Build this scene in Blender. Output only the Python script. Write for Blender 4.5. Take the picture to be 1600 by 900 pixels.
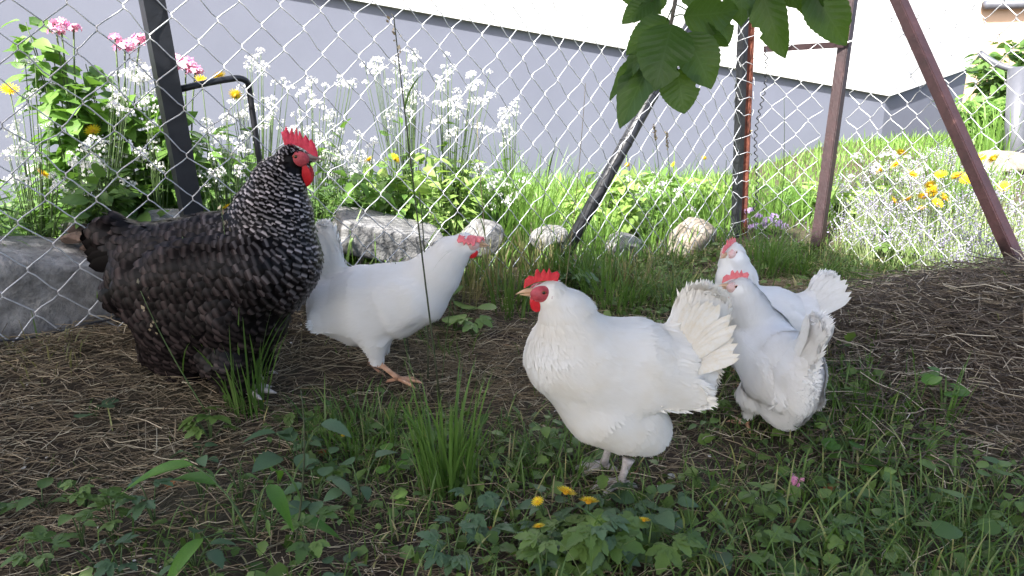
import bpy, math, random
import numpy as np
from mathutils import Vector, Matrix, noise

for o in list(bpy.data.objects):
    bpy.data.objects.remove(o, do_unlink=True)
random.seed(11)
rng = np.random.default_rng(11)
sc = bpy.context.scene
COL = sc.collection

# ------------------------------------------------------------------ camera
CAM_H, PITCH, FPX = 0.70, math.radians(15.4), 1164.0
cam_d = bpy.data.cameras.new('camera'); cam = bpy.data.objects.new('camera', cam_d); COL.objects.link(cam)
cam_d.sensor_width = 36.0; cam_d.lens = FPX / 1600 * 36
cam_d.clip_start = 0.02; cam_d.clip_end = 400
cam.location = (0, 0, CAM_H); cam.rotation_euler = (math.pi/2 - PITCH, 0, 0)
sc.camera = cam
# ------------------------------------------------------------------ light
SUN = Vector((-0.38, -0.55, 0.74)).normalized()        # towards the sun
w = bpy.data.worlds.new('World'); sc.world = w; w.use_nodes = True
nt = w.node_tree; nt.nodes.clear()
sky = nt.nodes.new('ShaderNodeTexSky'); sky.sky_type = 'NISHITA'; sky.sun_disc = False; sky.dust_density = 3.5; sky.ozone_density = .4; sky.air_density = .8
sky.sun_elevation = math.asin(SUN.z); sky.sun_rotation = math.atan2(SUN.x, SUN.y)
bg = nt.nodes.new('ShaderNodeBackground'); bg.inputs['Strength'].default_value = 0.15
wo = nt.nodes.new('ShaderNodeOutputWorld')
nt.links.new(sky.outputs[0], bg.inputs[0]); nt.links.new(bg.outputs[0], wo.inputs[0])
sl = bpy.data.lights.new('sun', 'SUN'); sl.energy = 5.0; sl.angle = math.radians(0.53); sl.color = (1.0, 0.965, 0.91)
so = bpy.data.objects.new('sun', sl); COL.objects.link(so); so.location = (-3, -4, 8)
so.rotation_euler = SUN.to_track_quat('Z', 'Y').to_euler()
sc.view_settings.view_transform = 'Standard'; sc.view_settings.look = 'None'
sc.view_settings.exposure = 1.64; sc.view_settings.gamma = 1.0; sc.view_settings.use_curve_mapping = False

# ------------------------------------------------------------------ pixel -> world
CP, SP = math.cos(PITCH), math.sin(PITCH)
def ray(px, py):
    a, b = (px-800)/FPX, (450-py)/FPX
    return Vector((a, CP + b*SP, -SP + b*CP))
def P(px, py, d): return Vector((0, 0, CAM_H)) + ray(px, py)*d

# fence plan: A (left to the middle post), B (middle post to brown post), C (brown post to the right)
FA0, FA1 = Vector((-1.75, 0.945)), Vector((0.945, 3.047))
FB1 = Vector((1.29, 3.03)); FC1 = Vector((1.86, 1.97))
def smooth(t): t = min(1, max(0, t)); return t*t*(3-2*t)
def fA(x): return 2.31 + 0.78*x
def ground(x, y):
    s = (y - fA(x))*0.7885
    xs = [(-2.5, .16), (-.93, .165), (-.08, .09), (.65, .03), (.95, .07), (1.4, .10), (3, .10)]
    za = xs[0][1]
    for (a, za0), (b, zb0) in zip(xs, xs[1:]):
        if a <= x <= b: za = za0 + (zb0-za0)*(x-a)/(b-a)
    if x > 3: za = .10
    z = za*smooth((s+.5)/.5)
    if s > 0: z = za*(1-smooth((s-.3)/1.6)) + (0.02)*smooth((s-.3)/1.6)
    z += .235*math.exp(-((x-1.32)/.40)**2/2 - ((y-1.75)/.34)**2/2)
    z += .19*smooth((x-1.5)/1.2)*smooth((y-2.3)/1.5)
    z += .012*noise.noise(Vector((x*3.1, y*3.1, 0))) + .006*noise.noise(Vector((x*9, y*9, 3)))
    return z
def G(px, py):
    r = ray(px, py); t = 0.3
    o = Vector((0, 0, CAM_H))
    while t < 14:
        p = o + r*t
        if p.z < ground(p.x, p.y): break
        t += .02
    lo, hi = t-.02, t
    for _ in range(10):
        m = (lo+hi)/2; p = o + r*m
        if p.z < ground(p.x, p.y): hi = m
        else: lo = m
    p = o + r*hi
    return Vector((p.x, p.y, ground(p.x, p.y)))
def on_plane(px, py, p0, p1, off=0.0):
    """pixel ray meets the vertical plane through plan line p0-p1, off metres beyond it"""
    d = (p1-p0).normalized(); n = Vector((-d.y, d.x))
    if n.y < 0 and abs(n.y) > .2: n = -n
    r = ray(px, py); t = (n.dot(p0) + off)/(n.x*r.x + n.y*r.y)
    return Vector((0, 0, CAM_H)) + r*t
def onA(px, py, off=0.0): return on_plane(px, py, FA0, FA1, off)

# ------------------------------------------------------------------ materials
def new_mat(name):
    m = bpy.data.materials.new(name); m.use_nodes = True
    nt = m.node_tree; b = nt.nodes['Principled BSDF']
    return m, nt, b
def N(nt, t, **kw):
    n = nt.nodes.new(t)
    for k, v in kw.items():
        if k in n.inputs: n.inputs[k].default_value = v
        else: setattr(n, k, v)
    return n
def ramp(nt, stops, fac):
    r = nt.nodes.new('ShaderNodeValToRGB'); el = r.color_ramp.elements
    while len(el) < len(stops): el.new(0.5)
    for e, (p, c) in zip(el, stops): e.position = p; e.color = (*c, 1)
    nt.links.new(fac, r.inputs[0]); return r.outputs[0]
def mixc(nt, fac, a, b, mode='MIX'):
    m = nt.nodes.new('ShaderNodeMix'); m.data_type = 'RGBA'; m.blend_type = mode
    for sock, v in ((m.inputs[0], fac), (m.inputs[6], a), (m.inputs[7], b)):
        if hasattr(v, 'links') or hasattr(v, 'is_linked'): nt.links.new(v, sock)
        elif isinstance(v, tuple): sock.default_value = (*v, 1)
        else: sock.default_value = v
    return m.outputs[2]
def bump(nt, b, h, strength, dist=0.01):
    n = N(nt, 'ShaderNodeBump'); n.inputs['Strength'].default_value = strength; n.inputs['Distance'].default_value = dist
    nt.links.new(h, n.inputs['Height']); nt.links.new(n.outputs[0], b.inputs['Normal'])
def tex_noise(nt, scale, detail=4, rough=.6, coord='Object'):
    tc = N(nt, 'ShaderNodeTexCoord'); n = N(nt, 'ShaderNodeTexNoise', Scale=scale, Detail=detail, Roughness=rough)
    nt.links.new(tc.outputs[coord], n.inputs['Vector']); return n
def noise_mat(name, stops, scale, rough=.8, bumps=.3, bscale=None, metallic=0, dist=.01, detail=6):
    m, nt, b = new_mat(name)
    n = tex_noise(nt, scale, detail); nt.links.new(ramp(nt, stops, n.outputs[0]), b.inputs['Base Color'])
    b.inputs['Roughness'].default_value = rough; b.inputs['Metallic'].default_value = metallic
    n2 = tex_noise(nt, bscale or scale*3, 5); bump(nt, b, n2.outputs[0], bumps, dist)
    return m
def leaf_mat(name, c1, c2, rough=.5, trans=.3, dry=None, tcol=None):
    """colour picked by the per-leaf attribute rnd; pale midrib by attribute u; thin-leaf translucency"""
    m, nt, b = new_mat(name)
    a = N(nt, 'ShaderNodeAttribute'); a.attribute_name = 'rnd'
    stops = [(0, c1), (.75, c2)] + ([(1, dry)] if dry else [])
    c = ramp(nt, stops, a.outputs['Fac'])
    n = tex_noise(nt, 35, 3); c = mixc(nt, .5, c, ramp(nt, [(.3, (.55, .55, .5)), (.7, (1.1, 1.1, 1.0))], n.outputs[0]), 'MULTIPLY')
    nt.links.new(c, b.inputs['Base Color']); b.inputs['Roughness'].default_value = rough
    b.inputs['Specular IOR Level'].default_value = .35
    if trans > 0:
        t = N(nt, 'ShaderNodeBsdfTranslucent')
        tc = mixc(nt, .6, c, tcol or (c2[0]*1.5, c2[1]*1.7, c2[2]*.6)); nt.links.new(tc, t.inputs[0])
        mx = N(nt, 'ShaderNodeMixShader'); mx.inputs[0].default_value = trans
        out = nt.nodes['Material Output']
        nt.links.new(b.outputs[0], mx.inputs[1]); nt.links.new(t.outputs[0], mx.inputs[2]); nt.links.new(mx.outputs[0], out.inputs[0])
    return m
def plain_mat(name, c, rough=.5, metallic=0, trans=0):
    m = leaf_mat(name, tuple(x*.85 for x in c), c, rough, trans) if trans else noise_mat(name, [(.3, tuple(x*.8 for x in c)), (.7, c)], 40, rough, .1, metallic=metallic)
    return m

M = {}
# soil: brown earth, darker damp patches, bits of pale litter
m, nt, b = new_mat('soil')
n1 = tex_noise(nt, 2.2, 5); n2 = tex_noise(nt, 45, 6, .7); n3 = tex_noise(nt, 160, 3, .6)
c = ramp(nt, [(.3, (.026, .018, .012)), (.55, (.070, .047, .033)), (.75, (.16, .115, .08))], n2.outputs[0])
c = mixc(nt, ramp(nt, [(.4, (0, 0, 0)), (.62, (.7, .7, .7))], n1.outputs[0]), c, (.07, .066, .034))
c = mixc(nt, ramp(nt, [(.66, (0, 0, 0)), (.72, (.6, .6, .6))], n3.outputs[0]), c, (.22, .18, .13))
nt.links.new(c, b.inputs['Base Color']); b.inputs['Roughness'].default_value = .95
bump(nt, b, n2.outputs[0], .9, .02); M['soil'] = m
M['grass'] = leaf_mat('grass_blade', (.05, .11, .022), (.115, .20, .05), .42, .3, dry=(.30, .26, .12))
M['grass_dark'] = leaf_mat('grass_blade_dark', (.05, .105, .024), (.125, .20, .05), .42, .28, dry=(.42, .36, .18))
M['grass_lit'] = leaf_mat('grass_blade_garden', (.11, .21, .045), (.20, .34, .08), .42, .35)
M['straw'] = leaf_mat('straw', (.11, .08, .056), (.36, .285, .19), .7, 0, dry=(.68, .60, .45))
M['straw_dark'] = leaf_mat('straw_weathered', (.042, .032, .025), (.19, .15, .115), .7, 0, dry=(.62, .55, .43))
M['grass_dry'] = leaf_mat('dry_grass_blade', (.12, .13, .05), (.26, .23, .12), .55, .2, dry=(.42, .36, .24))
M['weed'] = leaf_mat('weed_leaf', (.055, .11, .024), (.125, .20, .048), .45, .2)
M['weed_blue'] = leaf_mat('weed_leaf_bluish', (.055, .105, .055), (.10, .17, .085), .5, .18)
M['weed_bright'] = leaf_mat('weed_leaf_bright', (.06, .15, .02), (.11, .24, .03), .45, .35)
M['stem'] = noise_mat('green_stem', [(.3, (.04, .08, .02)), (.7, (.09, .14, .04))], 30, .6)
M['stem_dark'] = noise_mat('dark_stem', [(.3, (.025, .035, .015)), (.7, (.06, .07, .03))], 30, .6)
M['stem_dry'] = noise_mat('dry_stem', [(.3, (.16, .13, .07)), (.7, (.30, .25, .15))], 30, .7)
M['garden_leaf'] = leaf_mat('garden_leaf', (.08, .17, .035), (.17, .31, .07), .45, .3)
M['garden_dark'] = leaf_mat('garden_leaf_dark', (.05, .11, .03), (.11, .20, .05), .45, .25)
M['garden_pale'] = leaf_mat('garden_leaf_pale', (.18, .29, .07), (.30, .43, .12), .5, .3)
M['apple'] = leaf_mat('apple_leaf', (.022, .066, .022), (.05, .11, .026), .42, .4, tcol=(.19, .33, .02))
m = leaf_mat('apple_leaf_veined', (.020, .060, .022), (.05, .11, .026), .40, .4, tcol=(.20, .34, .02)); M['apple_big'] = m
nt = m.node_tree; b = nt.nodes['Principled BSDF']
ua = N(nt, 'ShaderNodeAttribute'); ua.attribute_name = 'u'; va = N(nt, 'ShaderNodeAttribute'); va.attribute_name = 'v'
au = N(nt, 'ShaderNodeMath', operation='ABSOLUTE'); nt.links.new(ua.outputs['Fac'], au.inputs[0])
mm = N(nt, 'ShaderNodeMath', operation='MULTIPLY_ADD'); mm.inputs[1].default_value = -.22; nt.links.new(au.outputs[0], mm.inputs[0]); nt.links.new(va.outputs['Fac'], mm.inputs[2])
sn = N(nt, 'ShaderNodeMath', operation='MULTIPLY'); sn.inputs[1].default_value = 9.0; nt.links.new(mm.outputs[0], sn.inputs[0])
fr = N(nt, 'ShaderNodeMath', operation='PINGPONG'); fr.inputs[1].default_value = .5; nt.links.new(sn.outputs[0], fr.inputs[0])
mr = N(nt, 'ShaderNodeMath', operation='MULTIPLY'); mr.inputs[1].default_value = 1.6; nt.links.new(au.outputs[0], mr.inputs[0])
mn = N(nt, 'ShaderNodeMath', operation='MINIMUM'); nt.links.new(mr.outputs[0], mn.inputs[0]); nt.links.new(fr.outputs[0], mn.inputs[1])
vein = ramp(nt, [(0, (1, 1, 1)), (.09, (0, 0, 0))], mn.outputs[0])
old = b.inputs['Base Color'].links[0].from_socket
nt.links.new(mixc(nt, vein, old, (.07, .13, .045)), b.inputs['Base Color'])
bump(nt, b, mn.outputs[0], .3, .003)
M['petal_white'] = leaf_mat('white_petal', (.78, .78, .78), (.86, .85, .86), .6, .2, tcol=(.8, .8, .8))
M['petal_pink'] = leaf_mat('pink_petal', (.80, .22, .48), (.88, .55, .70), .6, .2, tcol=(.8, .3, .5))
M['petal_lilac'] = leaf_mat('lilac_petal', (.42, .28, .62), (.58, .45, .75), .6, .2, tcol=(.5, .35, .6))
M['petal_yellow'] = leaf_mat('yellow_petal', (.80, .50, .01), (.85, .65, .03), .5, .15, tcol=(.8, .5, .02))
M['petal_orange'] = noise_mat('flower_centre', [(.3, (.5, .22, .01)), (.7, (.7, .4, .02))], 80, .8)
M['lavender'] = leaf_mat('lavender_spike', (.26, .23, .38), (.40, .37, .52), .7, .1, tcol=(.4, .35, .5))
M['lavender_leaf'] = leaf_mat('lavender_foliage', (.22, .30, .13), (.36, .44, .22), .6, .2)
M['galv'] = noise_mat('galvanised_wire', [(.35, (.42, .43, .45)), (.7, (.62, .63, .65))], 60, .42, .1, metallic=.35)
M['post_black'] = noise_mat('black_painted_steel', [(.3, (.010, .011, .014)), (.72, (.022, .023, .028)), (.8, (.05, .04, .036))], 14, .45, .15)
M['rust'] = noise_mat('rust_red_steel', [(.3, (.035, .014, .011)), (.55, (.13, .038, .022)), (.78, (.30, .11, .07))], 25, .75, .4)
M['brown_steel'] = noise_mat('brown_painted_steel', [(.3, (.016, .006, .007)), (.66, (.030, .012, .013)), (.82, (.09, .045, .04))], 22, .5, .2)
M['stone'] = noise_mat('granite', [(.28, (.09, .088, .085)), (.5, (.20, .197, .195)), (.7, (.31, .305, .30))], 28, .9, .7, 60, dist=.012)
M['stone_brown'] = noise_mat('brown_boulder', [(.28, (.10, .08, .06)), (.5, (.24, .205, .165)), (.72, (.40, .37, .32))], 18, .9, .7, 45, dist=.015)
M['bark'] = noise_mat('bark_chip', [(.3, (.06, .038, .026)), (.6, (.15, .10, .075)), (.75, (.30, .24, .19))], 20, .9, .8)
M['trunk'] = noise_mat('apple_bark', [(.3, (.06, .05, .04)), (.7, (.16, .14, .11))], 20, .9, .9)
M['plinth'] = noise_mat('grey_plinth_render', [(.3, (.135, .146, .190)), (.7, (.150, .162, .208))], 3, .85, .15, 250, dist=.003)
M['facade'] = noise_mat('white_facade_render', [(.3, (.78, .78, .77)), (.7, (.84, .84, .83))], 3, .85, .2, 220, dist=.004)
M['beige'] = noise_mat('beige_render', [(.3, (.52, .36, .24)), (.7, (.60, .43, .30))], 3, .85, .1)
M['grey_pipe'] = noise_mat('grey_pipe', [(.3, (.07, .075, .09)), (.7, (.10, .105, .125))], 12, .45, .05)
M['dry_leaf'] = leaf_mat('dry_leaf', (.16, .06, .025), (.30, .12, .045), .7, .1)
M['chip'] = noise_mat('pale_chip', [(.3, (.5, .48, .43)), (.7, (.72, .70, .65))], 40, .8, .2)

# ------------------------------------------------------------------ mesh helpers
def npmesh(name, V, F, mat, attrs=None, smooth_=True, mats=None, midx=None):
    V = np.asarray(V, dtype=np.float32).reshape(-1, 3)
    me = bpy.data.meshes.new(name)
    Fs = F if isinstance(F, list) else [F]
    Fs = [np.asarray(f, dtype=np.int32) for f in Fs if len(f)]
    nl = sum(f.size for f in Fs); nf = sum(len(f) for f in Fs)
    me.vertices.add(len(V)); me.vertices.foreach_set('co', V.ravel())
    me.loops.add(nl); me.loops.foreach_set('vertex_index', np.concatenate([f.ravel() for f in Fs]))
    me.polygons.add(nf)
    st = []; o = 0
    for f in Fs:
        st.append(o + np.arange(len(f))*f.shape[1]); o += f.size
    me.polygons.foreach_set('loop_start', np.concatenate(st).astype(np.int32))
    me.polygons.foreach_set('use_smooth', np.full(nf, bool(smooth_)))
    if midx is not None: me.polygons.foreach_set('material_index', np.asarray(midx, dtype=np.int32))
    for k, a in (attrs or {}).items():
        at = me.attributes.new(k, 'FLOAT', 'POINT'); at.data.foreach_set('value', np.asarray(a, dtype=np.float32).ravel())
    for mm in (mats or [mat]): me.materials.append(mm)
    me.update(calc_edges=True); me.validate()
    return me
def link(name, me, parent=None, loc=None):
    o = bpy.data.objects.new(name, me); COL.objects.link(o)
    if parent is not None: o.parent = parent
    if loc is not None: o.location = loc
    return o
def thing(name, label, cat, loc=(0, 0, 0), rotz=0, group=None):
    o = bpy.data.objects.new(name, None); COL.objects.link(o); o.empty_display_size = .05
    o.location = loc; o.rotation_euler = (0, 0, rotz); tag(o, label, cat, group); return o
def tag(o, label=None, cat=None, group=None, kind=None):
    if label: o['label'] = label
    if cat: o['category'] = cat
    if group: o['group'] = group
    if kind: o['kind'] = kind
    return o
class MB:
    def __init__(s): s.V = []; s.F4 = []; s.F3 = []; s.A = {}; s.n = 0
    def add(s, V, F, **attrs):
        V = np.asarray(V, dtype=float).reshape(-1, 3); F = np.asarray(F, dtype=int)
        s.V.append(V)
        (s.F4 if F.shape[1] == 4 else s.F3).append(F + s.n)
        for k, a in attrs.items():
            s.A.setdefault(k, []).append(np.broadcast_to(np.asarray(a, dtype=float), (len(V),)) if np.ndim(a) == 0 else np.asarray(a))
        s.n += len(V); return s
    def mesh(s, name, mat, smooth_=True, origin=None):
        V = np.concatenate(s.V)
        if origin is not None: V = V - np.array(origin)
        F = []
        if s.F4: F.append(np.concatenate(s.F4))
        if s.F3: F.append(np.concatenate(s.F3))
        A = {k: np.concatenate(v) for k, v in s.A.items() if sum(len(x) for x in v) == s.n}
        return npmesh(name, V, F, mat, A, smooth_)
def tube(mb, pts, r, n=6, cap=True, **attrs):
    pts = np.array([tuple(p) for p in pts], dtype=float); K = len(pts)
    r = np.broadcast_to(np.asarray(r, dtype=float), (K,))
    T = np.gradient(pts, axis=0); T /= np.linalg.norm(T, axis=1)[:, None] + 1e-12
    up = np.array([0, 0, 1.0]) if abs(T[:, 2]).mean() < .8 else np.array([1.0, 0, 0])
    S = np.cross(T, up); S /= np.linalg.norm(S, axis=1)[:, None] + 1e-12
    U = np.cross(S, T)
    a = np.arange(n)*2*math.pi/n
    V = pts[:, None, :] + r[:, None, None]*(np.cos(a)[None, :, None]*S[:, None, :] + np.sin(a)[None, :, None]*U[:, None, :])
    i = np.arange(K-1)[:, None]*n; j = np.arange(n)[None, :]; j2 = (j+1) % n
    F = np.stack([i+j, i+j2, i+n+j2, i+n+j], -1).reshape(-1, 4)
    Vv = V.reshape(-1, 3); base = mb.n
    mb.add(Vv, F, **attrs)
    if cap:
        for k, flip in ((0, True), (K-1, False)):
            ring = base + k*n + np.arange(n)
            ring = ring[::-1] if flip else ring
            tri = np.stack([np.full(n-2, ring[0]), ring[1:-1], ring[2:]], -1)
            mb.F3.append(tri)
    return mb
def bez(p0, p1, p2, n=8):
    t = np.linspace(0, 1, n)[:, None]; p0, p1, p2 = (np.array(tuple(p), dtype=float) for p in (p0, p1, p2))
    return (1-t)**2*p0 + 2*t*(1-t)*p1 + t*t*p2
def beam(mb, p0, p1, wx, wy, ref=(0, -1, 0)):
    """rectangular bar; wx across, wy along ref"""
    p0, p1 = Vector(p0), Vector(p1); d = (p1-p0).normalized(); r = Vector(ref); r = (r - d*r.dot(d)).normalized(); s = d.cross(r)
    V = [p + s*a*wx/2 + r*b_*wy/2 for p in (p0, p1) for a, b_ in ((-1, -1), (1, -1), (1, 1), (-1, 1))]
    F = [(3, 2, 1, 0), (4, 5, 6, 7), (0, 1, 5, 4), (1, 2, 6, 5), (2, 3, 7, 6), (3, 0, 4, 7)]
    # small chamfer substitute: keep edges crisp
    mb.add([tuple(v) for v in V], F); return mb
def rot_frames(d, nrm):
    """(N,3,3) matrices whose columns are tangent, side, normal"""
    d = np.asarray(d, float); nrm = np.asarray(nrm, float)
    d = d - nrm*(d*nrm).sum(-1, keepdims=True); d /= np.linalg.norm(d, axis=-1, keepdims=True)+1e-9
    s = np.cross(nrm, d)
    return np.stack([d, s, nrm], -1)
def scatter(TV, TF, pos, R, scale):
    TV = np.asarray(TV, float); pos = np.asarray(pos, float); scale = np.asarray(scale, float)
    if scale.ndim == 1: scale = scale[:, None].repeat(3, 1)
    V = np.einsum('nij,nkj->nki', R, TV[None]*scale[:, None, :]) + pos[:, None, :]
    F = np.asarray(TF)[None] + (np.arange(len(pos))*len(TV))[:, None, None]
    return V.reshape(-1, 3), F.reshape(-1, np.asarray(TF).shape[1])
def leaf_grid(outline, K=6, fold=.12, droop=.25, curl=0.0):
    """unit leaf along +x; columns left edge / midrib / right edge"""
    V = []; u = []; v = []
    for k in range(K):
        t = k/(K-1); wv = outline(t); z = -droop*t*t
        for c in (-1, 0, 1):
            V.append((t, c*wv, z + fold*abs(c)*wv - curl*abs(c)*wv*t)); u.append(c); v.append(t)
    F = []
    for k in range(K-1):
        for c in range(2):
            a = k*3+c; F.append((a, a+1, a+4, a+3))
    return np.array(V), np.array(F), np.array(u), np.array(v)
ovate = lambda wd: (lambda t: max(.012, wd*math.sin(math.pi*min(1, t**.75))**.85))
lance = lambda wd: (lambda t: max(.008, wd*math.sin(math.pi*t**.7)))
def rand_unit(n):
    v = rng.normal(size=(n, 3)); return v/np.linalg.norm(v, axis=1)[:, None]
def blades(pos, h, wd, lean, segs=4, curl=.6, up=None):
    """grass blades: pos (N,3), h, wd (N), lean (N,3) horizontal vector for bend"""
    pos = np.asarray(pos, float); n = len(pos)
    t = np.linspace(0, 1, segs+1)
    L = np.linalg.norm(lean, axis=1)[:, None]+1e-9; ld = lean/L
    side = np.stack([-ld[:, 1], ld[:, 0], np.zeros(n)], -1)
    tw = rng.uniform(-.9, .9, n)[:, None]
    side = side*np.cos(tw) + ld*np.sin(tw)
    h = np.asarray(h)[:, None]
    ang = L*(.35 + curl*1.6*t[None, :]**1.4)           # bend angle grows along the blade
    ang = np.minimum(ang, 2.5)
    dt = np.diff(t, prepend=0)[None, :]
    zz = np.cumsum(np.cos(ang)*dt, 1)*h; rr = np.cumsum(np.sin(ang)*dt, 1)*h
    c = pos[:, None, :] + ld[:, None, :]*rr[..., None] + np.array([0, 0, 1.0])*zz[..., None]
    wprof = np.maximum(.06, np.sqrt(np.maximum(0, 1-t**2.2)))*(.55+.45*np.minimum(1, t*4))
    off = side[:, None, :]*(np.asarray(wd)[:, None]*wprof[None, :]*.5)[..., None]
    V = np.stack([c-off, c+off], 2).reshape(n, -1, 3)
    k = np.arange(segs)*2
    TF = np.stack([k, k+1, k+3, k+2], -1)
    F = TF[None] + (np.arange(n)*V.shape[1])[:, None, None]
    rnd = np.repeat(rng.random(n), V.shape[1])
    return V.reshape(-1, 3), F.reshape(-1, 4), rnd
# ================================================================== SETTING
def gvec(xs, ys): return np.array([ground(float(x), float(y)) for x, y in zip(xs, ys)])
# ground: fine near the camera, coarse to the horizon
def axis(lo, hi, flo, fhi, fine, coarse_n):
    a = np.arange(flo, fhi+1e-6, fine)
    l = flo - np.geomspace(fine, flo-lo, coarse_n)[::-1]; r = fhi + np.geomspace(fine, hi-fhi, coarse_n)
    return np.concatenate([l, a, r])
gx = axis(-60, 60, -2.0, 2.2, .03, 16); gy = axis(-40, 90, .3, 3.6, .03, 16)
XX, YY = np.meshgrid(gx, gy, indexing='xy')
ZZ = gvec(XX.ravel(), YY.ravel())
near = np.exp(-((YY.ravel()-1.4)/1.6)**2)
ZZ = ZZ + near*np.array([.007*noise.noise(Vector((x*23, y*23, 5))) for x, y in zip(XX.ravel(), YY.ravel())]) - .004
nx, ny = len(gx), len(gy)
ii, jj = np.meshgrid(np.arange(nx-1), np.arange(ny-1), indexing='xy')
q = (jj*nx+ii).ravel()
me = npmesh('ground', np.stack([XX.ravel(), YY.ravel(), ZZ], -1), np.stack([q, q+1, q+nx+1, q+nx], -1), M['soil'])
tag(link('ground', me), kind='structure')

# ------------------------------------------------------------------ house
def wall_piece(name, parent, base, edge, mat, thick, push):
    """prism: list of (x,y,z0,z1) along a plan line, pushed out by push, thickness thick"""
    mb = MB(); pts = base
    n = len(pts)
    V = []; 
    for k, (x, y, z0, z1, nx_, ny_) in enumerate(pts):
        for (o, z) in ((push, z0), (push, z1), (push-thick, z1), (push-thick, z0)):
            V.append((x+nx_*o, y+ny_*o, z))
    F = []
    for k in range(n-1):
        a = k*4; c = a+4
        for i in range(4):
            j = (i+1) % 4; F.append((a+i, a+j, c+j, c+i))
    F.append((3, 2, 1, 0)); e = (n-1)*4; F.append((e, e+1, e+2, e+3))
    mb.add(V, F)
    return link(name, mb.mesh(name, mat, False), parent)
hA = P(-420, 100, 3.5); hC = P(1385, 150, 6.0); hE = P(1512, 106, 6.75)
e545 = None
dirAC = Vector((hC.x-hA.x, hC.y-hA.y)).normalized(); nAC = Vector((dirAC.y, -dirAC.x))
dirCE = Vector((hE.x-hC.x, hE.y-hC.y)).normalized(); nCE = Vector((dirCE.y, -dirCE.x))
p545 = on_plane(545, 0, Vector((hA.x, hA.y)), Vector((hC.x, hC.y)))
slope = (p545.z-hC.z)/((Vector((p545.x, p545.y))-Vector((hC.x, hC.y))).length)
lenAC = (Vector((hA.x, hA.y))-Vector((hC.x, hC.y))).length
zA_edge = hC.z + slope*lenAC
house = thing('house', 'house with blown-out white wall above a recessed grey plinth', 'house', (hC.x, hC.y, 0))
hb = Vector((hC.x, hC.y, 0))
mit = (nAC+nCE).normalized(); mit = mit/ mit.dot(nAC)
zt = 2.9
def rel(v): return (v.x-hb.x, v.y-hb.y)
pl = [(*rel(hA), -.25, zA_edge+.1, *nAC), (*rel(hC), -.25, hC.z+.06, *mit), (*rel(hE), -.25, hE.z+.1, *nCE)]
wall_piece('plinth_wall', house, pl, None, M['plinth'], .3, 0)
fa = [(*rel(hA), zA_edge, zt, *nAC), (*rel(hC), hC.z, zt, *mit), (*rel(hE), hE.z, zt, *nCE)]
wall_piece('facade_wall', house, fa, None, M['facade'], .42, .034)

# beige neighbour with grey eave, far right
nb = thing('neighbour_house', 'peach-beige house wall under a grey gutter behind the shrubs', 'house', P(1600, 140, 10))
o0 = nb.location
mb = MB(); a = P(1500, 15, 10); c = P(1900, 15, 10.5)
beam(mb, a - Vector((0, 0, 1.2)) - o0, c - Vector((0, 0, 1.2)) - o0, 2.6, .2, (0, -1, 0))
link('wall', mb.mesh('wall', M['beige'], False), nb)
mb = MB(); tube(mb, [P(1538, 8, 9.85)-o0, P(1900, 2, 10.3)-o0], .055, 10)
link('gutter', mb.mesh('gutter', M['grey_pipe']), nb)

# ------------------------------------------------------------------ fence posts and braces
def to_ground(p, q, sink=.12):
    """extend the line q->p down until it is sink below the ground"""
    d = (p-q).normalized(); r = p.copy()
    for _ in range(200):
        if r.z < ground(r.x, r.y) - sink: break
        r += d*.01
    return r
tA = (FA1-FA0).normalized(); nA = Vector((-tA.y, tA.x))      # nA points beyond the fence
refA = (-nA.x, -nA.y, 0)
# left black post with bent pipe
top, bot = onA(226, -60, .028), onA(303, 352, .028)
bot = to_ground(bot, top); 
post = thing('fence_post', 'black steel fence post leaning left with a bent pipe bracket', 'post', bot)
mb = MB(); beam(mb, bot-bot, top-bot + (top-bot).normalized()*.35, .045, .042, refA)
link('post', mb.mesh('post', M['post_black'], False), post)
a, k1, k2, e = onA(278, 140, .035), onA(368, 122, .05), onA(388, 130, .055), onA(407, 262, .075)
e2 = to_ground(e, k2, .05)
pts = list(bez(a, onA(330, 127, .04), k1, 5)) + list(bez(k1, onA(381, 121, .052), k2, 5))[1:] + list(bez(k2, (k2+e)/2, e2, 8))[1:]
mb = MB(); tube(mb, [Vector(p)-bot for p in pts], .0078, 8); link('bent_pipe', mb.mesh('bent_pipe', M['post_black']), post)
# diagonal black brace
top, bot = onA(1086, 26, .04), onA(893, 378, .04); bot = to_ground(bot, top, .1)
top2 = top + (top-bot).normalized()*.36
br = thing('fence_brace', 'black round pipe brace leaning across to the middle post', 'brace', bot)
mb = MB(); tube(mb, [(0, 0, 0), (top2-bot)*.5, top2-bot], .023, 12); link('pipe', mb.mesh('pipe', M['post_black']), br)
for f in (.42, .55, .68):
    mb = MB(); c = (top2-bot)*f; d = (top2-bot).normalized(); tube(mb, [c-d*.004, c+d*.004], .0245, 12)
    link('ring', mb.mesh('ring', M['post_black']), br)
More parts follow.
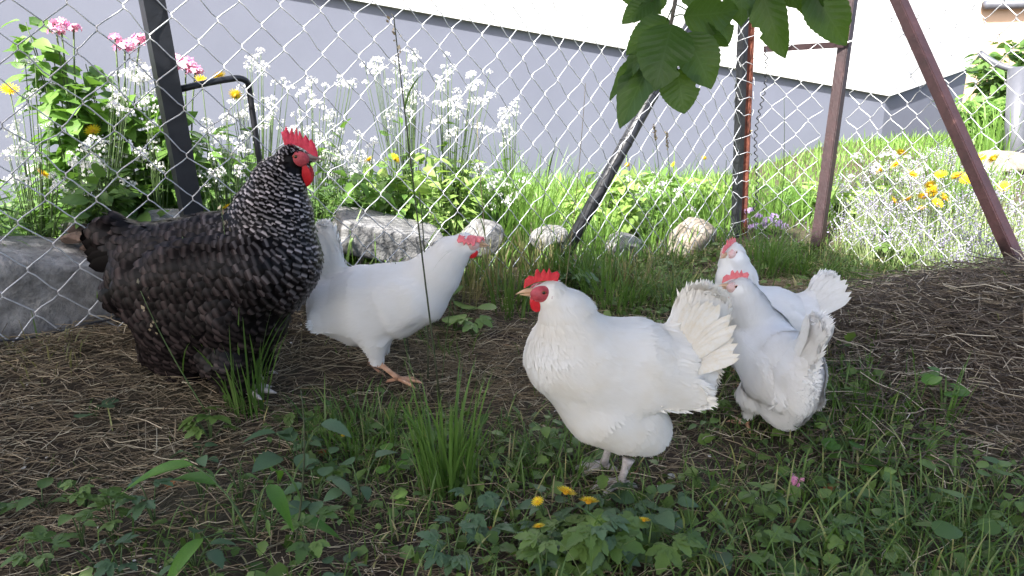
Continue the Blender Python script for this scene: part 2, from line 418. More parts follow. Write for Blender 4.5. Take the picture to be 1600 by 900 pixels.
# middle post: black tube and rusty angle
top, bot = onA(1163, -20, .045), onA(1149, 380, .045); bot = to_ground(bot, top, .1)
mp = thing('fence_post', 'black and rust-red steel post wrapped in torn mesh', 'post', bot)
up = (top-bot)+(top-bot).normalized()*.5
mb = MB(); beam(mb, Vector((0, 0, 0)), up, .03, .03, refA); link('post', mb.mesh('post', M['post_black'], False), mp)
sh = Vector((tA.x, tA.y, 0))*.033
mb = MB(); beam(mb, sh, up+sh, .032, .006, refA); beam(mb, sh+Vector((tA.x, tA.y, 0))*.0165, up+sh+Vector((tA.x, tA.y, 0))*.0165, .006, .035, refA)
link('rusty_angle', mb.mesh('rusty_angle', M['rust'], False), mp)
for k in range(16):       # loose mesh wire ends wrapped round the post
    mb = MB(); z = .12+.07*k+random.uniform(-.02, .02); c = up*(z/up.length)
    pts = []
    for j in range(9):
        a_ = j/8*math.pi*1.3-.2; pts.append(c + Vector((tA.x, tA.y, 0))*(.017+.045*math.cos(a_)) + Vector(refA)*(.006+.034*math.sin(a_)) + Vector((0, 0, .05*(j/8-.5)*random.choice((-1, 1)))))
    tube(mb, pts, .0014, 5)
    link('wrapped_wire', mb.mesh('wrapped_wire', M['galv']), mp)
# brown angle post
def angle_iron(mb, p0, p1, wd, th, fdir):
    """L section, corner towards fdir"""
    d = (p1-p0).normalized(); f = Vector(fdir); f = (f-d*f.dot(d)).normalized(); s = d.cross(f)
    for sg in (-1, 1):
        leg = (-f*.72 + s*sg*.69).normalized(); nrm = d.cross(leg)
        a = p0 + leg*wd/2; b_ = p1 + leg*wd/2
        V = [p + leg*(x*wd/2) + nrm*(y*th/2) for p in (a, b_) for x, y in ((-1, -1), (1, -1), (1, 1), (-1, 1))]
        if sg == 1: V = [v + leg*th*.55 for v in V]
        mb.add([tuple(v) for v in V], [(3, 2, 1, 0), (4, 5, 6, 7), (0, 1, 5, 4), (1, 2, 6, 5), (2, 3, 7, 6), (3, 0, 4, 7)])
P0B, P1B = Vector((FA1.x, FA1.y)), FB1
bot = P(1284, 356, 3.02); topp = P(1334, -5, 3.0)
bot = to_ground(bot, topp, .1)
bp = thing('fence_post', 'brown angle-iron corner post with a short flat bar', 'post', bot)
mb = MB(); u_ = (topp-bot)+(topp-bot).normalized()*.4; angle_iron(mb, Vector((0, 0, 0)), u_, .038, .005, (-.05, -1, 0))
link('angle_post', mb.mesh('angle_post', M['brown_steel'], False), bp)
mb = MB(); beam(mb, P(1193, 77, 3.04)-bot, P(1326, 69, 3.0)-bot, .005, .024, (0, 0, 1)); link('flat_bar', mb.mesh('flat_bar', M['brown_steel'], False), bp)
mb = MB(); tube(mb, [P(1318, 68, 2.99)-bot, P(1345, 60, 2.98)-bot], .004, 6); link('tie_wire', mb.mesh('tie_wire', M['galv']), bp)
# twisted black wire hanging from the bar
a, e = P(1196, 76, 3.02), P(1176, 330, 3.08)
e = e.copy()
mb = MB(); pts = []
for k in range(140):
    t = k/139; c = a.lerp(e, t); pts.append(c + Vector((.006*math.sin(k*1.05), .006*math.cos(k*1.05), 0)) + Vector((.012*math.sin(t*9), 0, 0)))
tube(mb, [p-a for p in pts], .0024, 5)
tag(link('twisted_wire', mb.mesh('twisted_wire', M['post_black']), None, a), 'thin black twisted wire hanging from the brown flat bar', 'wire')
# brown brace on the right
bot = P(1601, 436, 2.28); top = P(1402, -8, 2.62); bot = to_ground(bot, top, .1)
bb = thing('fence_brace', 'long brown angle-iron brace slanting above the straw heap', 'brace', bot)
mb = MB(); u_ = (top-bot)+(top-bot).normalized()*.3; angle_iron(mb, Vector((0, 0, 0)), u_, .034, .005, (-.35, -.9, 0))
link('angle_bar', mb.mesh('angle_bar', M['brown_steel'], False), bb)

# ------------------------------------------------------------------ chain-link meshes
D = .100
def chain_link(name, label, p0, p1, zrow0, slope_, ztop, tearl=0):
    """p0,p1 plan ends; rows follow zrow0 + slope*s; each strand a part"""
    d = (p1-p0); L = d.length; d = d.normalized(); n = Vector((-d.y, d.x))
    base = Vector((p0.x, p0.y, ground(p0.x, p0.y)))
    t = thing(name, label, 'fence', base, 0, None)
    W = D*.98; ns = int(L/(W/2))
    jit = {}
    def node(i, j):       # shared interlock point between strands i-1 and i
        if (i, j) not in jit: jit[(i, j)] = (random.gauss(0, .0022), random.gauss(0, .0022), random.gauss(0, .003))
        return jit[(i, j)]
    for i in range(ns):
        pts = []
        s_mid = (i+.5)*W/2
        x, y = p0.x + d.x*s_mid, p0.y + d.y*s_mid
        zb = ground(x, y) - .02
        j0 = int(math.floor((zb-(zrow0+slope_*s_mid))/(D/2))); j1 = int((ztop-(zrow0+slope_*s_mid))/(D/2))
        for j in range(j0, j1+1):
            right = (i+j) % 2
            ni = i+right; js, jz, jn = node(ni, j)
            s = ni*W/2 + js; z = zrow0 + slope_*s + j*D/2 + jz
            bul = .010*math.sin(s*2.3+1)*math.sin(z*2.1)
            # approach / leave points round the bend so the wire hooks its neighbour
            for q_, (ds, dz, dn) in enumerate(((-.011, -.0125, -.0018), (.0012, -.0035, 0), (.0012, .0035, 0), (-.011, .0125, .0018))):
                sg = 1 if right else -1
                dn2 = (.0022 if right else -.0022)*(1 if q_ in (1, 2) else .3) + dn*.6
                px_ = p0.x + d.x*(s+sg*ds) + n.x*(dn2+jn+bul); py_ = p0.y + d.y*(s+sg*ds) + n.y*(dn2+jn+bul)
                pts.append((px_-base.x, py_-base.y, z+dz-base.z))
        if len(pts) < 3: continue
        mb = MB(); tube(mb, pts, .00155, 5, cap=False)
        link('wire_strand', mb.mesh('wire_strand', M['galv']), t)
    return t
fa_ = chain_link('chain_link_fence', 'galvanised chain-link mesh from the pink phlox to the rusty middle post', FA0, FA1 - tA*.01, .34, -.075, 1.42)
fb_ = chain_link('chain_link_fence', 'short chain-link mesh panel between rusty post and brown corner post', FA1+Vector((.045, 0)), FB1-Vector((.02, 0)), .155, -.02, 1.35)
fc_ = chain_link('chain_link_fence', 'chain-link mesh behind the long brown brace and lavender', FB1+Vector((.025, -.02)), FC1, .16, .07, 1.42)
# bottom tension wires
mb = MB(); a, e = onA(-150, 508, -.01), onA(240, 516, -.01); o_ = a.copy()
pts = [a.lerp(e, k/10) for k in range(11)]
pts = [Vector((p.x, p.y, ground(p.x, p.y)+.018+.006*math.sin(k))) for k, p in enumerate(pts)]
tube(mb, [p-pts[0] for p in pts], .0022, 6)
tag(link('tension_wire', mb.mesh('tension_wire', M['post_black']), None, pts[0]), 'dark straight wire along the foot of the mesh behind barred hen', 'wire')

# ------------------------------------------------------------------ stones
def stone(label, p, size, rotz, mat, seed, cuts=9, tilt=(0, 0), group=None, rough=.05, name='stone', cat='stone'):
    r_ = np.random.default_rng(seed)
    import bmesh
    bm = bmesh.new(); bmesh.ops.create_icosphere(bm, subdivisions=4, radius=1)
    nr = r_.normal(size=(cuts, 3)); nr /= np.linalg.norm(nr, axis=1)[:, None]; off = r_.uniform(.55, .82, cuts)
    for v in bm.verts:
        c = np.array(v.co)
        for n_, o_ in zip(nr, off):
            dd = c.dot(n_)-o_
            if dd > 0: c = c - n_*dd*.93
        c = c*(1 + rough*noise.noise(Vector(c*2.3)+Vector((seed, 0, 0))) + rough*.5*noise.noise(Vector(c*7)+Vector((seed, 0, 0))))
        v.co = c*np.array(size)
    me = bpy.data.meshes.new(name); bm.to_mesh(me); bm.free(); me.materials.append(mat)
    me.polygons.foreach_set('use_smooth', np.ones(len(me.polygons), dtype=bool))
    o = link(name, me, None, p); o.rotation_euler = (tilt[0], tilt[1], rotz)
    tag(o, label, cat, group); return o
def sp(px, py, off, dz=0):
    p = onA(px, py, off); return Vector((p.x, p.y, max(p.z, ground(p.x, p.y)-.02)+dz))
# squared granite block at left
import bmesh
def block(label, p, size, rot, mat, seed):
    bm = bmesh.new(); bmesh.ops.create_cube(bm, size=1); bmesh.ops.subdivide_edges(bm, edges=bm.edges[:], cuts=14, use_grid_fill=True)
    for v in bm.verts:
        c = Vector(v.co)*1.0
        m_ = max(abs(c.x), abs(c.y), abs(c.z)); 
        sph = c.normalized()*.62
        e_ = sorted((abs(c.x), abs(c.y), abs(c.z)))[1]
        if e_ > .40: c = c.lerp(sph, (e_-.40)/.10*.28)
        c += c.normalized()*(.035*noise.noise(c*3+Vector((seed, 0, 0))) + .02*noise.noise(c*9+Vector((seed, 3, 0))) + .012*noise.noise(c*22))
        v.co = Vector((c.x*size[0], c.y*size[1], c.z*size[2]))
    me = bpy.data.meshes.new('stone'); bm.to_mesh(me); bm.free(); me.materials.append(mat)
    me.polygons.foreach_set('use_smooth', np.ones(len(me.polygons), dtype=bool))
    o = link('stone', me, None, p); o.rotation_euler = rot; tag(o, label, 'stone'); return o
block('squared grey granite block behind the mesh at the barred hen\'s tail', sp(62, 450, .17), (.30, .24, .19), (.1, .22, .62), M['stone'], 3)
block('long pale granite slab tilting behind the walking white hen\'s back', onA(606, 372, .17), (.33, .17, .105), (.18, .27, .38), M['stone'], 9)
stone('rounded pale stone under the tall grass behind the walking hen\'s head', onA(752, 372, .20), (.085, .08, .065), .4, M['stone'], 21)
stone('low pale stone at the foot of the black pipe brace', onA(858, 374, .14), (.085, .07, .055), 1.1, M['stone'], 22)
stone('brown boulder with bright top between the brace and rusty post', onA(1075, 382, .12), (.14, .11, .115), .3, M['stone_brown'], 35, 7)
stone('small grey stone tucked in grass right of the pipe brace', onA(975, 384, .14), (.09, .07, .06), .8, M['stone'], 24)
stone('flat pale stone at the foot of the leaning black post', onA(262, 345, .22), (.11, .08, .03), .5, M['stone'], 25)
stone('flat pale stone between granite block and phlox', onA(150, 352, .30), (.10, .07, .03), .2, M['stone'], 26)
stone('pale foot stone below the brown boulder by the mesh', onA(1060, 415, .05), (.05, .04, .025), .2, M['chip'], 27)
for k, (px, py, off, sz) in enumerate([(120, 372, .16, .055), (152, 386, .15, .06), (172, 402, .13, .05), (190, 372, .2, .06), (165, 425, .11, .045), (205, 395, .14, .05), (135, 358, .24, .06), (218, 360, .2, .05)]):
    p = sp(px, py, off); stone('flat chip of brown bark piled beside the granite block', p, (sz, sz*.55, .014), random.uniform(0, 3), M['bark'], 40+k, 5, (random.uniform(-.4, .4), random.uniform(-.4, .4)), 'bark chips beside the granite block', name='bark_chip', cat='bark')

# far right: grey pipe post and handrail
a = P(1592, 108, 4.2); g0 = P(1583, 292, 4.2); g0 = Vector((g0.x, g0.y, min(g0.z, ground(g0.x, g0.y))-.02))
mb = MB(); tube(mb, [(0, 0, 0), a-g0], .055, 16); tp = thing('pipe_post', 'thick grey pipe post beyond the lavender', 'post', g0)
link('pipe', mb.mesh('pipe', M['grey_pipe']), tp)
mb = MB(); tube(mb, bez(P(1530, 82, 4.3)-g0, P(1560, 108, 4.25)-g0, P(1600, 111, 4.2)-g0, 8), .018, 10); link('handrail', mb.mesh('handrail', M['grey_pipe']), tp)
kp = P(1570, 252, 4.1); kp.z = ground(kp.x, kp.y)+.03
stone('pale kerb stone beside the grey pipe post', kp, (.3, .12, .08), .2, M['stone_brown'], 61)
# ================================================================== BIRDS
def feather_mat(name, base, cream, bars_sheen=False):
    m, nt, b = new_mat(name)
    r = N(nt, 'ShaderNodeAttribute'); r.attribute_name = 'rnd'
    sk = N(nt, 'ShaderNodeAttribute'); sk.attribute_name = 'skin'
    v = N(nt, 'ShaderNodeAttribute'); v.attribute_name = 'v'
    g = N(nt, 'ShaderNodeAttribute'); g.attribute_name = 'reg'
    n = tex_noise(nt, 9, 3)
    if not bars_sheen:
        c = mixc(nt, ramp(nt, [(.38, (0, 0, 0)), (.68, (1, 1, 1))], n.outputs[0]), base, cream)
        c = mixc(nt, .5, c, ramp(nt, [(0, (.96, .96, .955)), (1, (1, 1, 1))], r.outputs['Fac']), 'MULTIPLY')
        b.inputs['Roughness'].default_value = .75; b.inputs['Specular IOR Level'].default_value = .15
        b.inputs['Subsurface Weight'].default_value = .25; b.inputs['Subsurface Radius'].default_value = (.012, .011, .010)
        b.inputs['Subsurface Scale'].default_value = .4
    else:
        k, br = base, cream
        cb = ramp(nt, [(0, k), (.62, k), (.76, br), (.86, (br[0]*.7, br[1]*.65, br[2]*.65)), (.93, k), (1, (.02, .018, .018))], v.outputs['Fac'])  # body feathers: glossy sheen painted into the colour as a paler band
        cn = ramp(nt, [(0, k), (.58, k), (.68, (.30, .29, .30)), (.76, (.34, .33, .34)), (.81, k), (1, k)], v.outputs['Fac'])
        c = mixc(nt, g.outputs['Fac'], cb, cn)
        c = mixc(nt, .85, c, ramp(nt, [(0, (.3, .27, .27)), (.6, (.8, .74, .74)), (1, (2.0, 1.8, 1.75))], r.outputs['Fac']), 'MULTIPLY')
        b.inputs['Roughness'].default_value = .32; b.inputs['Specular IOR Level'].default_value = .09
    nt.links.new(c, b.inputs['Base Color'])
    return m
def skin_mat(name, c, c2):
    m = noise_mat(name, [(.35, c), (.68, c2)], 120, .48, .5, 600, dist=.002)
    b = m.node_tree.nodes['Principled BSDF']; b.inputs['Subsurface Weight'].default_value = .3
    b.inputs['Subsurface Radius'].default_value = (.01, .003, .002); b.inputs['Subsurface Scale'].default_value = .3
    return m
M['w_cream'] = feather_mat('cream_white_feather', (.82, .80, .755), (.77, .715, .61))
M['w_white'] = feather_mat('white_feather', (.83, .82, .805), (.79, .775, .74))
M['barred'] = feather_mat('barred_black_feather', (.0045, .0038, .0042), (.034, .028, .027), True)
M['face_red'] = skin_mat('red_face_skin', (.34, .035, .05), (.55, .09, .11))
M['face_pink'] = skin_mat('pink_face_skin', (.62, .36, .34), (.74, .54, .50))
M['comb_red'] = skin_mat('red_comb', (.50, .006, .014), (.66, .015, .028))
M['comb_pink'] = skin_mat('pinkish_red_comb', (.66, .12, .14), (.76, .22, .22))
M['comb_crimson'] = skin_mat('crimson_comb', (.52, .012, .045), (.66, .03, .08))
M['lobe_white'] = skin_mat('whitish_earlobe', (.5, .36, .36), (.72, .64, .62))
M['beak'] = noise_mat('horn_beak', [(.3, (.50, .30, .17)), (.7, (.66, .45, .29))], 60, .4, .1)
M['beak_grey'] = noise_mat('grey_beak', [(.3, (.12, .085, .08)), (.7, (.36, .27, .25))], 60, .4, .1)
M['shank_grey'] = noise_mat('pale_grey_shank', [(.3, (.34, .30, .28)), (.7, (.56, .52, .49))], 90, .7, .5, 300)
M['shank_orange'] = noise_mat('orange_shank', [(.3, (.55, .27, .15)), (.7, (.72, .45, .30))], 90, .6, .5, 300)
M['iris'] = plain_mat('orange_iris', (.38, .11, .03), .1); M['pupil'] = plain_mat('pupil', (.004, .004, .004), .05)

def surface_nets(F, org, h):
    """quads of the zero level set of a grid"""
    ins = F < 0
    nx, ny, nz = F.shape
    acc = np.zeros((nx-1, ny-1, nz-1, 3)); cnt = np.zeros((nx-1, ny-1, nz-1))
    I = np.indices((nx, ny, nz)).transpose(1, 2, 3, 0).astype(float)
    for ax in range(3):
        sl0 = [slice(None)]*3; sl1 = [slice(None)]*3; sl0[ax] = slice(0, -1); sl1[ax] = slice(1, None)
        a, b_ = F[tuple(sl0)], F[tuple(sl1)]; x = (a < 0) != (b_ < 0)
        t = np.where(x, a/(a-b_+1e-12*(a == b_)), 0)
        pos = I[tuple(sl0)].copy(); pos[..., ax] += t
        o = [k for k in range(3) if k != ax]
        for d0 in (0, 1):
            for d1 in (0, 1):
                # the edge borders cell shifted by -d0, -d1 in the two other axes
                se = [slice(None)]*3; scl = [slice(None)]*3
                for q_, dd in ((o[0], d0), (o[1], d1)):
                    se[q_] = slice(dd, F.shape[q_]-1+dd)
                xx = x[tuple(se)]; acc += np.where(xx[..., None], pos[tuple(se)], 0); cnt += xx
    act = cnt > 0
    idx = -np.ones(act.shape, dtype=int); idx[act] = np.arange(act.sum())
    V = acc[act]/cnt[act][:, None]*h + org
    Q = []
    for ax in range(3):
        o = [k for k in range(3) if k != ax]
        sl0 = [slice(1, -1)]*3; sl1 = [slice(1, -1)]*3; sl0[ax] = slice(0, -1); sl1[ax] = slice(1, None)
        a, b_ = ins[tuple(sl0)], ins[tuple(sl1)]
        for flip in (False, True):
            e = np.argwhere((a & ~b_) if not flip else (~a & b_))
            if not len(e): continue
            c = e.copy(); c[:, o[0]] += 1; c[:, o[1]] += 1
            def cell(d0, d1):
                k = c.copy(); k[:, o[0]] -= d0; k[:, o[1]] -= d1; return idx[k[:, 0], k[:, 1], k[:, 2]]
            q = np.stack([cell(1, 1), cell(0, 1), cell(0, 0), cell(1, 0)], -1)
            if (ax == 1) != flip: q = q[:, ::-1]
            Q.append(q)
    return V, np.concatenate(Q)

class Prim:
    def __init__(s, a, b, ra, rb, sy=1.0, flow=(-1, 0, -.2), fl=.034, fw=.017, lift=.16, reg=0.0, k=.02, fan=None):
        s.a, s.b = np.array(a, float), np.array(b, float); s.ra, s.rb, s.sy = ra, rb, sy
        s.flow = np.array(flow, float); s.fl, s.fw, s.lift, s.reg, s.k, s.fan = fl, fw, lift, reg, k, fan
    def d(s, p):
        q = p - s.a; ba = s.b - s.a
        q = q*np.array([1, 1/s.sy, 1]); bb = ba*np.array([1, 1/s.sy, 1])
        t = np.clip((q@bb)/(bb@bb+1e-12), 0, 1)
        return (np.linalg.norm(q - t[..., None]*bb, axis=-1) - (s.ra + (s.rb-s.ra)*t))*min(1, s.sy+.15)
def sdf(prims, p):
    d = prims[0].d(p)
    for q in prims[1:]:
        e = q.d(p); h_ = np.clip(.5+.5*(d-e)/q.k, 0, 1); d = d*(1-h_) + e*h_ - q.k*h_*(1-h_)
    return d

def feather_template(K=6, tipround=.62):
    V = []; u = []; v = []
    for k in range(K):
        t = [0, .3, .55, .78, .93, 1.0][k] if K == 6 else k/(K-1)
        wv = .5*min(1, .55+1.1*t)*(math.sqrt(max(0, 1-((t-tipround)/(1-tipround))**2)) if t > tipround else 1)
        wv = max(wv, .06)
        for c in (-1, 0, 1):
            V.append((t, c*wv, -.09*c*c*wv*2 - .04*t*t)); u.append(c); v.append(t)
    F = []
    for k in range(K-1):
        for c in range(2): a = k*3+c; F.append((a, a+3, a+4, a+1))
    return np.array(V), np.array(F), np.array(u), np.array(v)
FT = feather_template()

_t = np.array([0, .4, .75, 1.0]); _w = np.array([.35, .5, .34, .03])
ST = (np.array([(t, c*w_, .05*t*(1-t)) for t, w_ in zip(_t, _w) for c in (-1, 1)]), np.array([(2*k, 2*k+2, 2*k+3, 2*k+1) for k in range(3)]), np.array([-1, 1]*4), np.repeat(_t, 2))
def plume(prims, V, Fq, dens, skinmask, seed, lenmul=1.0, soft=False):
    """lay feathers over the body surface, each following the local flow"""
    r_ = np.random.default_rng(seed)
    tri = np.concatenate([Fq[:, :3], Fq[:, [0, 2, 3]]])
    A = V[tri]; ar = .5*np.linalg.norm(np.cross(A[:, 1]-A[:, 0], A[:, 2]-A[:, 0]), axis=1)
    n = int(dens)
    ti = r_.choice(len(tri), n, p=ar/ar.sum()); u, w_ = r_.random(n), r_.random(n); sw = u+w_ > 1; u[sw] = 1-u[sw]; w_[sw] = 1-w_[sw]
    p = A[ti, 0] + u[:, None]*(A[ti, 1]-A[ti, 0]) + w_[:, None]*(A[ti, 2]-A[ti, 0])
    e = 2e-3; nr = np.stack([sdf(prims, p+np.eye(3)[k]*e) - sdf(prims, p-np.eye(3)[k]*e) for k in range(3)], -1)
    nr /= np.linalg.norm(nr, axis=1)[:, None]+1e-9
    W = np.stack([np.exp(-np.maximum(0, q.d(p)+.004)/.013) for q in prims], -1)+1e-9; W /= W.sum(1, keepdims=True)
    fl = np.stack([np.broadcast_to(q.flow/np.linalg.norm(q.flow), p.shape) if q.fan is None else (p-np.array(q.fan))/(np.linalg.norm(p-np.array(q.fan), axis=1)[:, None]+1e-6) for q in prims], 1)
    flow = (fl*W[..., None]).sum(1)
    g = lambda at: (np.array([getattr(q, at) for q in prims])[None]*W).sum(1)
    L, Wd, lift, reg = g('fl'), g('fw'), g('lift'), g('reg')
    TP = ST if soft else FT
    if soft: L, Wd, lift = L*.80, Wd*.30, np.where(lift > .125, lift*.75, lift*.40)
    # thin out so that spacing follows feather width
    keep = []; cell = {}
    for i in range(n):
        if skinmask is not None and skinmask(p[i]): continue
        if soft: keep.append(i); continue
        s = Wd[i]*.52; key = tuple((p[i]/.012).astype(int)); ok = True
        for dx in (-1, 0, 1):
            for dy in (-1, 0, 1):
                for dz in (-1, 0, 1):
                    for j in cell.get((key[0]+dx, key[1]+dy, key[2]+dz), ()):
                        if ((p[i]-p[j])**2).sum() < s*s: ok = False; break
        if ok: keep.append(i); cell.setdefault(key, []).append(i)
    k = np.array(keep); p, nr, flow, L, Wd, lift, reg = p[k], nr[k], flow[k], L[k], Wd[k], lift[k], reg[k]
    n = len(k)
    flow = flow + r_.normal(size=flow.shape)*(.13 if soft else .10)
    R = rot_frames(flow, nr)
    # tilt the tip away from the body by lift
    lf = lift*r_.uniform(.6, 1.4, n); c_, s_ = np.cos(lf)[:, None], np.sin(lf)[:, None]
    d = R[:, :, 0]*c_ + nr*s_; n2 = nr*c_ - R[:, :, 0]*s_
    R = np.stack([d, np.cross(n2, d), n2], -1)
    L = L*r_.uniform(.85, 1.15, n)*lenmul
    VV, FF = scatter(TP[0], TP[1], p - d*L[:, None]*.22 + nr*(.0003 if soft else .0012), R, np.stack([L, Wd*r_.uniform(.9, 1.15, n), Wd], -1))
    m_ = len(TP[0])
    return VV, FF, dict(rnd=np.repeat(r_.random(n), m_), v=np.tile(TP[3], n), u=np.tile(TP[2], n), reg=np.repeat(np.clip(reg, 0, 1), m_)), np.repeat(nr*.93+n2*.07, m_, 0)

def strip_plate(pairs, th, rows=4):
    """comb-like plate in the x-z plane from (base, top) pairs, th thickness at the base"""
    V = []; F = []; n = len(pairs)
    for side in (1, -1):
        o = len(V)
        for (b_, t_) in pairs:
            for k in range(rows):
                f = k/(rows-1); V.append((b_[0]+(t_[0]-b_[0])*f, side*th*(1-.8*f**1.5), b_[1]+(t_[1]-b_[1])*f))
        for i in range(n-1):
            for k in range(rows-1):
                a = o+i*rows+k; q = (a, a+rows, a+rows+1, a+1); F.append(q if side < 0 else q[::-1])
    off = n*rows
    for i in range(n-1):
        a = i*rows+rows-1; F.append((a, a+off, a+rows+off, a+rows))
    for i in (0, n-1):
        for k in range(rows-1):
            a = i*rows+k; q = (a, a+1, a+1+off, a+off); F.append(q if i else q[::-1])
    return np.array(V, float), np.array(F)
def densify(pairs, m=3):
    out = []
    for (b0, t0), (b1, t1) in zip(pairs, pairs[1:]):
        for k in range(m):
            f = k/m; out.append(((b0[0]+(b1[0]-b0[0])*f, b0[1]+(b1[1]-b0[1])*f), (t0[0]+(t1[0]-t0[0])*f, t0[1]+(t1[1]-t0[1])*f)))
    return out+[pairs[-1]]
COMB_C = [((1.9, .55), (1.9, .72)), ((1.7, .68), (1.8, 1.2)), ((1.45, .8), (1.47, 1.5)), ((1.15, .95), (1.1, 1.4)), ((1.05, .98), (1.02, 1.85)), ((.92, 1.02), (.85, 1.98)), ((.65, 1.06), (.64, 1.6)), ((.45, 1.08), (.40, 1.98)), ((.25, 1.08), (.2, 1.6)), ((.08, 1.08), (0, 2.05)), ((-.1, 1.08), (-.16, 1.62)), ((-.4, 1.05), (-.6, 1.75)), ((-.55, 1.0), (-.78, 1.5)), ((-.6, .95), (-.66, 1.25))]
COMB_B = [((2.0, .2), (2.05, .3)), ((1.8, .35), (2.0, .75)), ((1.55, .55), (1.82, 1.36)), ((1.4, .65), (1.5, 1.8)), ((1.3, .72), (1.38, 1.6)), ((1.1, .85), (1.08, 2.1)), ((.9, .98), (.88, 1.8)), ((.65, 1.1), (.62, 2.4)), ((.5, 1.15), (.48, 1.95)), ((.35, 1.2), (.33, 2.7)), ((.15, 1.25), (.15, 2.0)), ((-.02, 1.25), (-.05, 2.6)), ((-.2, 1.25), (-.22, 2.1)), ((-.35, 1.25), (-.46, 2.75)), ((-.5, 1.22), (-.62, 2.35)), ((-.6, 1.2), (-.92, 2.2)), ((-.62, 1.15), (-.8, 1.8))]
def ellip(mb, c, R, rad, n=10, m=7):
    V = []; F = []
    for i in range(m+1):
        th = math.pi*i/m
        for j in range(n):
            ph = 2*math.pi*j/n; V.append((math.sin(th)*math.cos(ph), math.sin(th)*math.sin(ph), math.cos(th)))
    for i in range(m):
        for j in range(n): F.append((i*n+j, (i+1)*n+j, (i+1)*n+(j+1) % n, i*n+(j+1) % n))
    V = (np.array(V)*np.array(rad))@np.array(R).T + np.array(c)
    mb.add(V, F)
def head_parts(root, c, R, hr, comb, combmat, facemat, beakmat, wl=.65, ww=.5, wz=-.65, wx=.95, flop=0.0, lobe='lobe_white', combscale=1.0, wmat=None):
    c = np.array(c, float); R = np.array(R, float)
    W = lambda V: (np.asarray(V, float)*hr)@R.T + c
    # comb: leans by flop towards the right-hand side
    V, F = strip_plate(densify(comb), .14); V[:, 2] = .9+(V[:, 2]-.9)*combscale
    V[:, 1] += .05*np.sin(V[:, 0]*5+1)*np.maximum(0, V[:, 2]-1)
    if flop:
        z0 = .95; hgt = np.maximum(0, V[:, 2]-z0); an = np.minimum(flop, flop*hgt*2.2)
        V[:, 1] -= np.sin(an)*hgt + .75*np.minimum(1, hgt*1.6); V[:, 2] = np.where(hgt > 0, z0+np.cos(an)*hgt, V[:, 2])
    mb = MB(); mb.add(W(V), F); link('comb', mb.mesh('comb', combmat), root)
    for s in (1, -1):
        mb = MB(); K = 10; VV = []; FF = []        # wattle: teardrop lobe
        Rw = R@np.array(Matrix.Rotation(-.22*s, 3, 'X'))
        ellip(mb, W([(wx, .30*s, wz)])[0], Rw, (ww*hr, .13*hr, wl*hr), 14, 9)
        V = mb.V[0]; link('wattle', mb.mesh('wattle', wmat or combmat), root)
        mb = MB(); ellip(mb, W([(-.18, .86*s, -.12)])[0], R, (.34*hr, .16*hr, .40*hr)); link('earlobe', mb.mesh('earlobe', M[lobe]), root)
        # bare face skin around the eye
        mb = MB(); ellip(mb, W([(.62, .46*s, .18)])[0], R, (.86*hr, .50*hr, .62*hr), 16, 10); link('face_skin', mb.mesh('face_skin', facemat), root)
        mb = MB(); ellip(mb, W([(.50, .86*s, .40)])[0], R, (.20*hr, .12*hr, .19*hr), 12, 8); eye = link('eye', mb.mesh('eye', M['iris']), root)
        mb = MB(); ellip(mb, W([(.51, .955*s, .40)])[0], R, (.12*hr, .035*hr, .12*hr), 10, 6); link('pupil', mb.mesh('pupil', M['pupil']), eye)
        mb = MB(); t_ = np.linspace(0, 2*math.pi, 15); pts = np.stack([.50+.23*np.cos(t_), np.full(15, .92*s), .40+.20*np.sin(t_)], -1)
        tube(mb, W(pts), .045*hr, 5, False); link('eyelid', mb.mesh('eyelid', facemat), eye)
    # beak: two mandibles
    for nm, z0, zc, ztip, th, L_ in (('beak', .27, .42, .10, .27, 2.5), ('lower_mandible', .02, .02, .06, .16, 2.2)):
        K = 7; pts = []; rr = []
        for k in range(K):
            t = k/(K-1); pts.append((1.15+(L_-1.15)*t, 0, (1-t)**2*z0 + 2*t*(1-t)*zc + t*t*ztip)); rr.append(max(.03, th*(1-t**1.6)))
        mb = MB(); tube(mb, W(pts), np.array(rr)*hr, 8); link(nm, mb.mesh(nm, beakmat), root)
def leg(root, hock, foot, mat, r=.0062, yaw=0.0, toe=.055):
    """shank from hock to ankle with three front toes and a hind toe on the ground"""
    mb = MB(); h_, f_ = Vector(hock), Vector(foot); ank = f_ + Vector((0, 0, .014))
    pts = [h_ + (h_-ank)*.25, h_, h_.lerp(ank, .35), h_.lerp(ank, .75), ank]
    tube(mb, pts, [r*1.6, r*1.25, r*.95, r*.95, r*1.25], 8)
    for a, L_ in ((yaw, toe), (yaw+.55, toe*.85), (yaw-.55, toe*.85), (yaw+math.pi-.25, toe*.5)):
        d = Vector((math.cos(a), math.sin(a), 0))
        p = [ank, ank+d*L_*.3+Vector((0, 0, -.004)), ank+d*L_*.62+Vector((0, 0, -.007)), ank+d*L_*.86+Vector((0, 0, -.009)), ank+d*L_*1.08+Vector((0, 0, -.014))]
        tube(mb, p, [r*.85, r*.75, r*.72, r*.6, r*.12], 7)
    return link('leg', mb.mesh('leg', mat), root)
